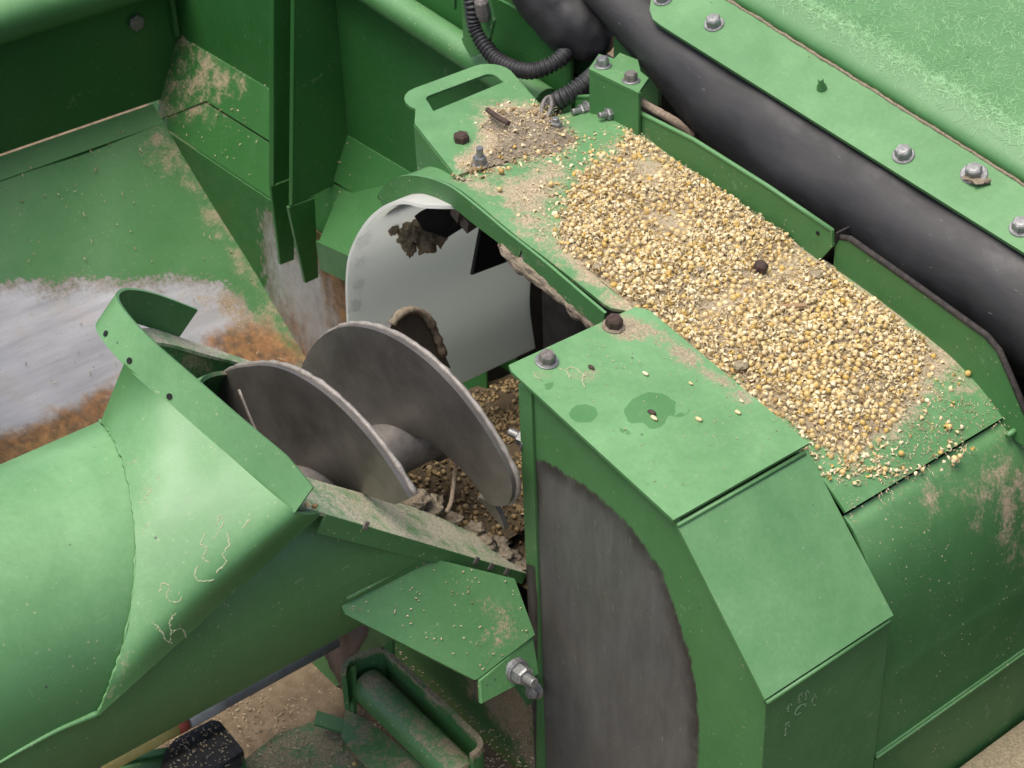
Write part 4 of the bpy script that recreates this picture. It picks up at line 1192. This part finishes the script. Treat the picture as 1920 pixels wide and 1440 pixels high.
pile_poly = np.array([(1040, 445), (1046, 395), (1080, 330), (1120, 300), (1170, 275), (1178, 240), (1215, 245), (1300, 296), (1385, 350), (1460, 398), (1552, 462), (1640, 520), (1722, 588), (1805, 655), (1780, 672), (1745, 668), (1722, 735),
                      (1700, 770), (1660, 800), (1640, 842), (1600, 858), (1545, 850), (1512, 824), (1430, 768), (1330, 695), (1250, 640), (1165, 578), (1120, 552), (1095, 520), (1050, 470)], float)
bare = [np.array([(1215, 408), (1245, 398), (1285, 402), (1290, 428), (1262, 436), (1235, 430)], float), np.array([(1335, 565), (1400, 545), (1370, 575), (1320, 590)], float), np.array([(1455, 505), (1520, 480), (1535, 478), (1480, 520), (1440, 525)], float),
        np.array([(1185, 300), (1225, 295), (1255, 325), (1225, 340), (1180, 318)], float)]


def pile_t(P):
    """thickness of the spill 0..1"""
    q = proj(P)
    s = poly_sd(q, pile_poly)
    for b in bare: s = np.minimum(s, -poly_sd(q, b))
    return s


# bed of fine chaff under the beans
xs, ys = np.linspace(-.47, .062, 190), np.linspace(.150, YW - .002, 74)
XX, YY = np.meshgrid(xs, ys, indexing='ij')
ZZ = hoodz(XX)
Pg = np.stack([XX, YY, ZZ], -1).reshape(-1, 3)
sdg = pile_t(Pg)
nz = np.array([mnoise.noise(Vector((p[0] * 45, p[1] * 45, 0))) + .6 * mnoise.noise(Vector((p[0] * 130, p[1] * 130, 3))) for p in Pg])
bed_h = -.0014 + .0060 * smoothstep(-16, 75, sdg) + .0022 * nz * smoothstep(-30, 40, sdg)
Pb = Pg.copy(); Pb[:, 2] += bed_h
fq = [(i * 74 + j, (i + 1) * 74 + j, (i + 1) * 74 + j + 1, i * 74 + j + 1) for i in range(189) for j in range(73) if max(bed_h[[i * 74 + j, (i + 1) * 74 + j, (i + 1) * 74 + j + 1, i * 74 + j + 1]]) > -.0003]
bed = make('chaff_bed', Pb, fq, M_CHAFFBED, None, smooth=True)
props(bed, 'bed of tan chaff and meal under the beans on the hood', 'chaff', kind='stuff')
bed_of = lambda x, y: float(hoodz(x)) + bed_h[int(np.clip(np.searchsorted(xs, x), 0, 189)) * 74 + int(np.clip(np.searchsorted(ys, y), 0, 73))]

# throw beans: no two closer than a bean width
RB = .0032
cells = {}


def free(p, d):
    c_ = tuple((p // .008).astype(int))
    for i in (-1, 0, 1):
        for j in (-1, 0, 1):
            for k in (-1, 0, 1):
                for o in cells.get((c_[0] + i, c_[1] + j, c_[2] + k), ()):
                    if ((o - p) ** 2).sum() < d * d: return False
    cells.setdefault(c_, []).append(p)
    return True


beans, hulls = [], []
N0 = 30000
cx = rng.uniform(-.46, .06, N0); cy = rng.uniform(.152, YW - .004, N0)
cand = np.stack([cx, cy, hoodz(cx)], 1)
sdc = pile_t(cand)
clump = np.array([mnoise.noise(Vector((p[0] * 22, p[1] * 22, 7))) for p in cand])
for i in np.argsort(rng.random(N0)):
    dens = smoothstep(-14, 60, sdc[i]) * (.50 + 1.1 * clump[i])
    if sdc[i] < -10: continue
    if rng.random() > np.clip(dens, 0.04, 1): continue
    r = RB * rng.uniform(.84, 1.10)
    x, y = cand[i, 0], cand[i, 1]
    lay = .0034 * max(0, smoothstep(30, 100, sdc[i])) * rng.random()
    p = np.array([x, y, bed_of(x, y) + r * rng.uniform(.18, .55) + lay])
    if free(p, r * 1.72): beans.append((p, r))
    if len(beans) > 1500: break
# a few strays
for px, py in [(937, 355), (1033, 345), (900, 320), (1220, 870), (1780, 800), (1690, 850), (1660, 880), (1580, 885), (1815, 700), (1790, 860), (1800, 855), (960, 262), (985, 300), (1010, 285), (1060, 290), (940, 325), (1235, 300), (1260, 350)]:
    p = hood_hit(px, py, RB * .9) if px > 1000 or py > 330 else on_hp(px, py) + np.array([0, 0, RB * .8])
    beans.append((p, RB * rng.uniform(.8, 1.05)))
print('beans', len(beans))
vis = np.array([b[0] for b in beans])
order = np.argsort(np.linalg.norm(vis - C, axis=1) - 6 * (vis[:, 2] - hoodz(vis[:, 0])))
solo, rest = order[:300], order[300:]
bean_me = []
for v, f in WHOLE + HALF[:1]:
    me = bpy.data.meshes.new('soybean'); me.from_pydata((v * RB).tolist(), [], f)
    me.polygons.foreach_set('use_smooth', [True] * len(f)); me.materials.append(M_BEAN); bean_me.append(me)
for i in solo:
    p, r = beans[i]
    o = bpy.data.objects.new('soybean', bean_me[int(rng.integers(0, 6)) if rng.random() < .6 else int(rng.integers(0, 5))])
    o.location = Vector(p); o.scale = (r / RB,) * 3
    o.rotation_euler = tuple(rng.uniform(0, 2 * PI, 3))
    COL.objects.link(o)
    props(o, 'round cream yellow bean in the spill on the green hood', 'bean', 'beans spilled on the hood')


def bulk(name, items, protos, mat, label, cat):
    m = MB(); tint = []
    for p, r in items:
        v, f = protos[int(rng.integers(0, len(protos)))]
        m.add(v @ rand_rot().T * r + p, f); tint += [rng.random()] * len(v)
    o = m.build(name, mat, None, smooth=True, sharp=60, masks={'tint': np.array(tint)})
    return props(o, label, cat, kind='stuff')


bulk('soybeans', [beans[i] for i in rest], WHOLE + WHOLE + HALF, M_BEAN, 'mass of round cream beans heaped over the far part of the hood', 'beans')
# split hulls between and over the beans
hl = []
for i in np.argsort(rng.random(N0)):
    if sdc[i] < -75: continue
    if rng.random() > np.clip(.05 + .12 * smoothstep(-75, -20, sdc[i]) + .8 * smoothstep(-26, 40, sdc[i]) * (.75 - .6 * clump[i]), 0, 1): continue
    x, y = cand[i, 0] + rng.normal() * .001, cand[i, 1]
    r = RB * rng.uniform(.40, .98)
    hl.append((np.array([x, y, bed_of(x, y) + r * .35 + (.0042 * rng.random() if sdc[i] > 20 else .0005)]), r))
    if len(hl) > 5200: break
for c_, n_, s_ in [((1610, 870), 26, 22), ((1650, 880), 18, 14), ((1785, 850), 22, 20), ((1700, 880), 10, 16), ((1560, 880), 12, 16), ((1780, 800), 6, 10)]:
    for _ in range(n_):
        hl.append((hood_hit(c_[0] + rng.normal() * s_, c_[1] + rng.normal() * s_ * .6, .002), RB * rng.uniform(.45, .85)))
bulk('bean_hulls', hl, HULL, M_HUSK, 'curled pale split hulls lying among the spilled beans', 'hulls')
# straw slivers
pts, nr, ln_ = [], [], []
for i in range(N0):
    if sdc[i] < -120: continue
    pr_ = .12 * smoothstep(-120, 0, sdc[i]) + .48 * smoothstep(-20, 20, sdc[i])
    if rng.random() > pr_: continue
    x, y = cand[i, 0], cand[i, 1]
    pts.append(np.array([x, y, max(bed_of(x, y), float(hoodz(x))) + (.004 * rng.random() if sdc[i] > 0 else 0)])); nr.append(hoodn(x)); ln_.append(rng.uniform(.0015, .006))
for _ in range(900):    # between the dust heap and the spill
    px, py = rng.uniform(880, 1200), rng.uniform(240, 470)
    if poly_sd([(px, py)], [(890, 335), (1060, 250), (1180, 240), (1060, 420), (1020, 470), (940, 400)])[0] < 0 or mnoise.noise(Vector((px * .03, py * .03, 4))) < -.05: continue
    P = hood_hit(px, py)
    if P[0] > -.465: pts.append(P); nr.append(hoodn(P[0])); ln_.append(rng.uniform(.001, .005))
for _ in range(2600):   # far right of the hood and the barrel shoulder
    px, py = rng.uniform(1560, 1930), rng.uniform(680, 1000)
    d = poly_sd([(px, py)], [(1600, 985), (1560, 880), (1700, 800), (1800, 670), (1915, 800)])[0]
    if d < 0 or mnoise.noise(Vector((px * .02, py * .02, 1))) < -.1: continue
    P = hood_hit(px, py); pts.append(P); nr.append(hoodn(P[0])); ln_.append(rng.uniform(.0012, .0045))
st_ = strands('straw_slivers', pts, nr, ln_, .0008, M_CHAFF, curl=.3)
props(st_, 'fine pale straw slivers strewn over the hood and the bean spill', 'straw', kind='stuff')

# dust heap on the handle plate
gx, gy = np.linspace(-.575, -.40, 80), np.linspace(.140, .33, 80)
heap = np.zeros((80, 80))
V = []
hp_poly = [(895, 225), (930, 200), (985, 198), (1035, 205), (1060, 240), (1085, 262), (1050, 290), (970, 300), (900, 322), (850, 335), (868, 305), (905, 290), (925, 262), (900, 245)]
GX, GY = np.meshgrid(gx, gy, indexing='ij')
base_z = np.where(GX < x1, ZH - .10 * (GX + .55), hoodz(GX))
base_z = np.where((GX >= x1) & (GX < x1 + .03), base_z + (zs_(x1) - hoodz(x1)) * (1 - (GX - x1) / .03), base_z)
Pg = np.stack([GX, GY, base_z], -1).reshape(-1, 3)
s_ = poly_sd(proj(Pg), hp_poly)
nz = np.array([mnoise.noise(Vector((p[0] * 60, p[1] * 60, 5))) + .5 * mnoise.noise(Vector((p[0] * 190, p[1] * 190, 3))) for p in Pg])
hh = -.0022 + .016 * smoothstep(-8, 60, s_) * (1 + .45 * nz) + .0016 * nz
Pg[:, 2] += hh
fq = [(i * 80 + j, (i + 1) * 80 + j, (i + 1) * 80 + j + 1, i * 80 + j + 1) for i in range(79) for j in range(79) if max(hh[[i * 80 + j, (i + 1) * 80 + j, (i + 1) * 80 + j + 1, i * 80 + j + 1]]) > -.0005]
dh = make('dust_heap', Pg, fq, M_MUD, None, smooth=True)
props(dh, 'heap of tan dust and chaff on the slotted cover plate', 'dust heap', kind='stuff')
pts, nr, ln_ = [], [], []
for i in rng.permutation(len(Pg))[:4000]:
    if s_[i] > -12 and rng.random() < .55:
        pts.append(Pg[i] + np.array([0, 0, .0005])); nr.append(np.array([0, 0, 1.])); ln_.append(rng.uniform(.0015, .006))
props(strands('heap_slivers', pts, nr, ln_, .0011, M_CHAFF, curl=.3), 'pale slivers scattered over the dust heap on the cover plate', 'straw', kind='stuff')
hh_ = [(Pg[i] + np.array([0, 0, .0012]), RB * rng.uniform(.35, .9)) for i in rng.permutation(len(Pg)) if s_[i] > -14][:260]
bulk('heap_hulls', hh_[:200], HULL, M_HUSK, 'pale hull pieces mixed into the dust heap on the cover plate', 'hulls')
bulk('heap_crumbs', hh_[200:], HALF + WHOLE, M_BROWNBEAN, 'brown crumbs mixed into the dust heap on the cover plate', 'crumbs')
# dark bits in the spill, sparse litter on tank floor, lid strip and hinge plate
dk = [(np.array([cand[i, 0], cand[i, 1], bed_of(cand[i, 0], cand[i, 1]) + .004]), RB * rng.uniform(.3, .75)) for i in range(N0) if sdc[i] > 0][:170]
bulk('dark_bits', dk, HALF + HULL, M_BROWNBEAN, 'small dark bits of pod and dirt among the spilled beans', 'debris')
tp_, tn_, tl_ = [], [], []
for _ in range(220):
    x, y = rng.uniform(-1.5, -.95), rng.uniform(-.15, .33)
    tp_.append(np.array([x, y, floorz(x) + .004])); tn_.append(np.array([.59, 0, .81])); tl_.append(rng.uniform(.002, .008) * (1 if rng.random() < .9 else 2))
for _ in range(90):
    x = rng.uniform(XW, -1.0); k = rng.random(); tp_.append(np.array([x, YB - k * (YB - YF), -.203 + k * (zs + .203) + .004])); tn_.append(np.array([0, -.5, .85])); tl_.append(rng.uniform(.002, .007))
for _ in range(120):
    P = A_(rng.uniform(650, 1000), rng.uniform(1050, 1270)); tp_.append(P + np.array([0, 0, .0005])); tn_.append(np.array([0, 0, 1.0])); tl_.append(rng.uniform(.001, .004))
    if poly_sd(proj(P), [(650, 1135), (800, 1048), (960, 1088), (998, 1190), (896, 1268)])[0] < 0: tp_.pop(); tn_.pop(); tl_.pop()
props(strands('scattered_litter', tp_, tn_, tl_, .0016, M_CHAFF, curl=.3), 'sparse straw litter on the tank floor, ledge and hinge plate', 'straw', kind='stuff')
for nm, pxs, rad, lab in (('dark_twig', ((915, 232), (925, 240), (940, 250), (955, 258)), .0028, 'short dark twig lying on the dust heap'),):
    props(MB().tube(spline([on_hp(a, b) + np.array([0, 0, .016]) for a, b in pxs], 14), rad, 8).build(nm, M_RUSTBOLT, None, smooth=True), lab, 'twig')

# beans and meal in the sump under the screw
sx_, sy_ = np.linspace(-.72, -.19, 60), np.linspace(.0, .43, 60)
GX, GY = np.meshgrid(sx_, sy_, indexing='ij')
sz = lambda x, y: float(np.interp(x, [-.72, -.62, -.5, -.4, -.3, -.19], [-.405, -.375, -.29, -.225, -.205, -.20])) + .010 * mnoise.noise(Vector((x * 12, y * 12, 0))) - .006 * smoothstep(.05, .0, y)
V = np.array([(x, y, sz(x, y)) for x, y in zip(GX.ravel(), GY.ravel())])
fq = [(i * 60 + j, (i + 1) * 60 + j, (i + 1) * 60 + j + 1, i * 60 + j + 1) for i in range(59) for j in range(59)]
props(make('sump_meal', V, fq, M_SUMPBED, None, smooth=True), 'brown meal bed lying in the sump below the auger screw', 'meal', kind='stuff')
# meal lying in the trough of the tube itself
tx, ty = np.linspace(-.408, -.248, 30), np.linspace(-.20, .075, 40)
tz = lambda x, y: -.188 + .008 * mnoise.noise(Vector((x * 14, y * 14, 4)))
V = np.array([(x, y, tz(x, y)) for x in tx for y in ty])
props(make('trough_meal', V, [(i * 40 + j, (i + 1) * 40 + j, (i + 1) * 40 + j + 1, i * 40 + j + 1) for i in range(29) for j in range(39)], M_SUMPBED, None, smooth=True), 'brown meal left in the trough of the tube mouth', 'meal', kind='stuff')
it, ih = [], []
for _ in range(1500):
    x, y = rng.uniform(-.405, -.25), rng.uniform(-.18, .075)
    r = RB * rng.uniform(.75, 1.05); p = np.array([x, y, tz(x, y) + .002])
    if free(p, r * 1.5): (it if rng.random() < .6 else ih).append((p, r))
for _ in range(9000):
    x, y = rng.uniform(-.70, -.20), rng.uniform(-.02, .42)
    p = np.array([x, y, sz(x, y) + .002])
    qq = proj(p)[0]
    if not (740 < qq[0] < 1010 and 670 < qq[1] < 1080): continue
    if mnoise.noise(Vector((x * 30, y * 30, 2))) < -.25: continue
    r = RB * rng.uniform(.75, 1.05)
    if free(p, r * 1.5): (it if rng.random() < .62 else ih).append((p, r))
bulk('sump_beans', it, WHOLE + HALF, M_BROWNBEAN, 'brownish beans lying in the shade of the sump below the screw', 'beans')
bulk('sump_hulls', ih, HULL, M_BROWNBEAN, 'split hulls mixed with the beans in the shaded sump', 'hulls')

# single finds
def single(name, p, r, label, cat='bean', proto=0, mat=None, group=None):
    v, f = (WHOLE + HALF + HULL)[proto]
    o = make(name, v @ rand_rot().T * r + p, f, mat or M_BEAN, None, smooth=True, sharp=60)
    return props(o, label, cat, group)


for k, (px, py) in enumerate(((565, 935), (576, 945), (590, 949))):
    single('soybean', Q(-.2, -.02, .004) * 0 + plane_hit(px, py, Q(-.2, -.03, .004), QN), RB * (1 - .06 * k), ['leftmost pale bean caught in the notch at the seal band corner', 'middle pale bean caught in the notch at the seal band corner', 'rightmost pale bean caught in the notch at the seal band corner'][k], 'bean', k, group='beans in the band notch')
for k, (px, py) in enumerate(((675, 1099), (686, 1093), (712, 1080), (744, 1064))):
    single('soybean', A_(px, py, zp + .004), RB * .85, ['lowest', 'second lowest', 'third lowest', 'uppermost'][k] + ' of four beans in the joint between tube and hinge plate', 'bean', k, group='beans along the hinge plate joint')
for k, (px, py) in enumerate(((702, 1397), (728, 1414), (737, 1430), (665, 1432), (690, 1432), (700, 1390), (715, 1400), (742, 1405), (720, 1385))):
    single('soybean', AZ(px, py, -.427), RB * (.75 + .2 * rng.random()), 'bean on the dusty ramp sheet at the bottom edge, ' + ['above the big pair', 'right of centre in the cluster', 'closest to the tube stub foot', 'leftmost of the cluster', 'second from the left', 'highest but one', 'in the middle of the cluster', 'rightmost of the cluster', 'topmost of the cluster'][k], 'bean', k % 8, group='beans on the ramp sheet')
stk = MB().box(hood_hit(1487, 575, .0095), (.008, .0085, .001), (-.0018, .0018, 0), (0, 0, .0018)).build('wood_chip', M_WOOD, None)
props(stk, 'brown flat wood chip lying on the beans near the seam', 'wood chip')
for k, (px, py, r) in enumerate(((1388, 685, .007), (1530, 515, .006), (1310, 505, .006), (1120, 500, .005))):
    o = lump('dirt_clod', hood_hit(px, py, .006), (r, r, r * .45), M_CHAFFBED, None, seed=k, sub=12)
    props(o, ['grey dirt clod among the beans by the housing edge', 'small dirt clod just right of the seam end', 'dirt patch among beans left of the rusty bolt', 'dirt crumb at the left border of the bean spill'][k], 'clod')
# crumbs on the housing top
cr = [(1222, 775, .0035, M_RUSTBOLT), (1226, 786, .003, M_HUSK), (1108, 690, .0028, M_RUSTBOLT), (1310, 788, .003, M_HUSK), (1383, 775, .0028, M_BEAN), (1210, 702, .0026, M_HUSK), (1295, 720, .002, M_HUSK), (1390, 753, .002, M_HUSK)]
for k, (px, py, r, mm) in enumerate(cr):
    lump('crumb', on_top(px, py) + topn * r * .4, (r * 1.3, r * .7, r * .5), mm, None, seed=k + 9, sub=8)
    o = bpy.data.objects[[x.name for x in bpy.data.objects if x.name.startswith('crumb')][-1]]
    props(o, ['dark elongated crumb in the large water mark on the housing top', 'pale crumb beside the dark crumb in the water mark', 'dark crumb near the left bolt on the housing top', 'pale crumb right of the large water mark', 'yellow bean fragment near the right edge of the housing top', 'pale crumb behind the large water mark', 'tiny pale crumb towards the hood on the housing top', 'tiny pale crumb next to the yellow bean fragment'][k], 'crumb', 'crumbs on the housing top')
pts, nr, ln_ = [], [], []
for _ in range(260):
    px, py = rng.uniform(980, 1500), rng.uniform(610, 930)
    P = on_top(px, py)
    if -.20 < P[0] < -.003 and 0 < P[1] < .145 and rng.random() < .25 + .75 * (P[1] > .06): pts.append(P); nr.append(topn); ln_.append(rng.uniform(.001, .003))
props(strands('housing_slivers', pts, nr, ln_, .0009, M_CHAFF), 'few fine slivers scattered on the housing top panel', 'straw', kind='stuff')
# mud packed on the mouth flange
for k, (px, py, r) in enumerate(((778, 940, .013), (806, 950, .013), (850, 975, .009), (890, 995, .010), (930, 1020, .010), (960, 1045, .009), (980, 1062, .009), (945, 1040, .008), (910, 1015, .009))):
    o = lump('mud_clod', plane_hit(px, py, Q(-.2, .1, .001), QN), (r, r, r * .5), M_MUD, None, seed=k + 20, sub=14, amp=.7)
    props(o, 'tan mud clod on the dusty mouth flange, ' + ['largest, nearest the first screw turn', 'small one beside the largest', 'third from the seal band', 'fourth from the seal band', 'in the thick row near the housing', 'second nearest the housing edge', 'touching the housing edge strip', 'small one inside the row near the housing', 'in the middle of the flange'][k], 'mud', 'mud clods on the mouth flange')
# crumbs on deck, lever and ramp
pts, nr, ln_ = [], [], []
for _ in range(2200):
    px, py = rng.uniform(200, 1000), rng.uniform(1180, 1440)
    z = {0: -.468, 1: -.428}[int(px > 470 and py > 1370)]
    P = AZ(px, py, z); 
    if -.8 < P[0] < -.19: pts.append(P); nr.append(np.array([0, 0, 1.])); ln_.append(rng.uniform(.0015, .006))
for _ in range(160):
    P = AZ(rng.uniform(315, 450), rng.uniform(1355, 1440), zl)
    if poly_sd(proj(P), proj(np.array(cap)))[0] > 0: pts.append(P); nr.append(np.array([0, 0, 1.])); ln_.append(rng.uniform(.0015, .005))
props(strands('deck_slivers', pts, nr, ln_, .0016, M_CHAFF, curl=.3), 'pale crumbs and slivers strewn over the lower deck', 'straw', kind='stuff')
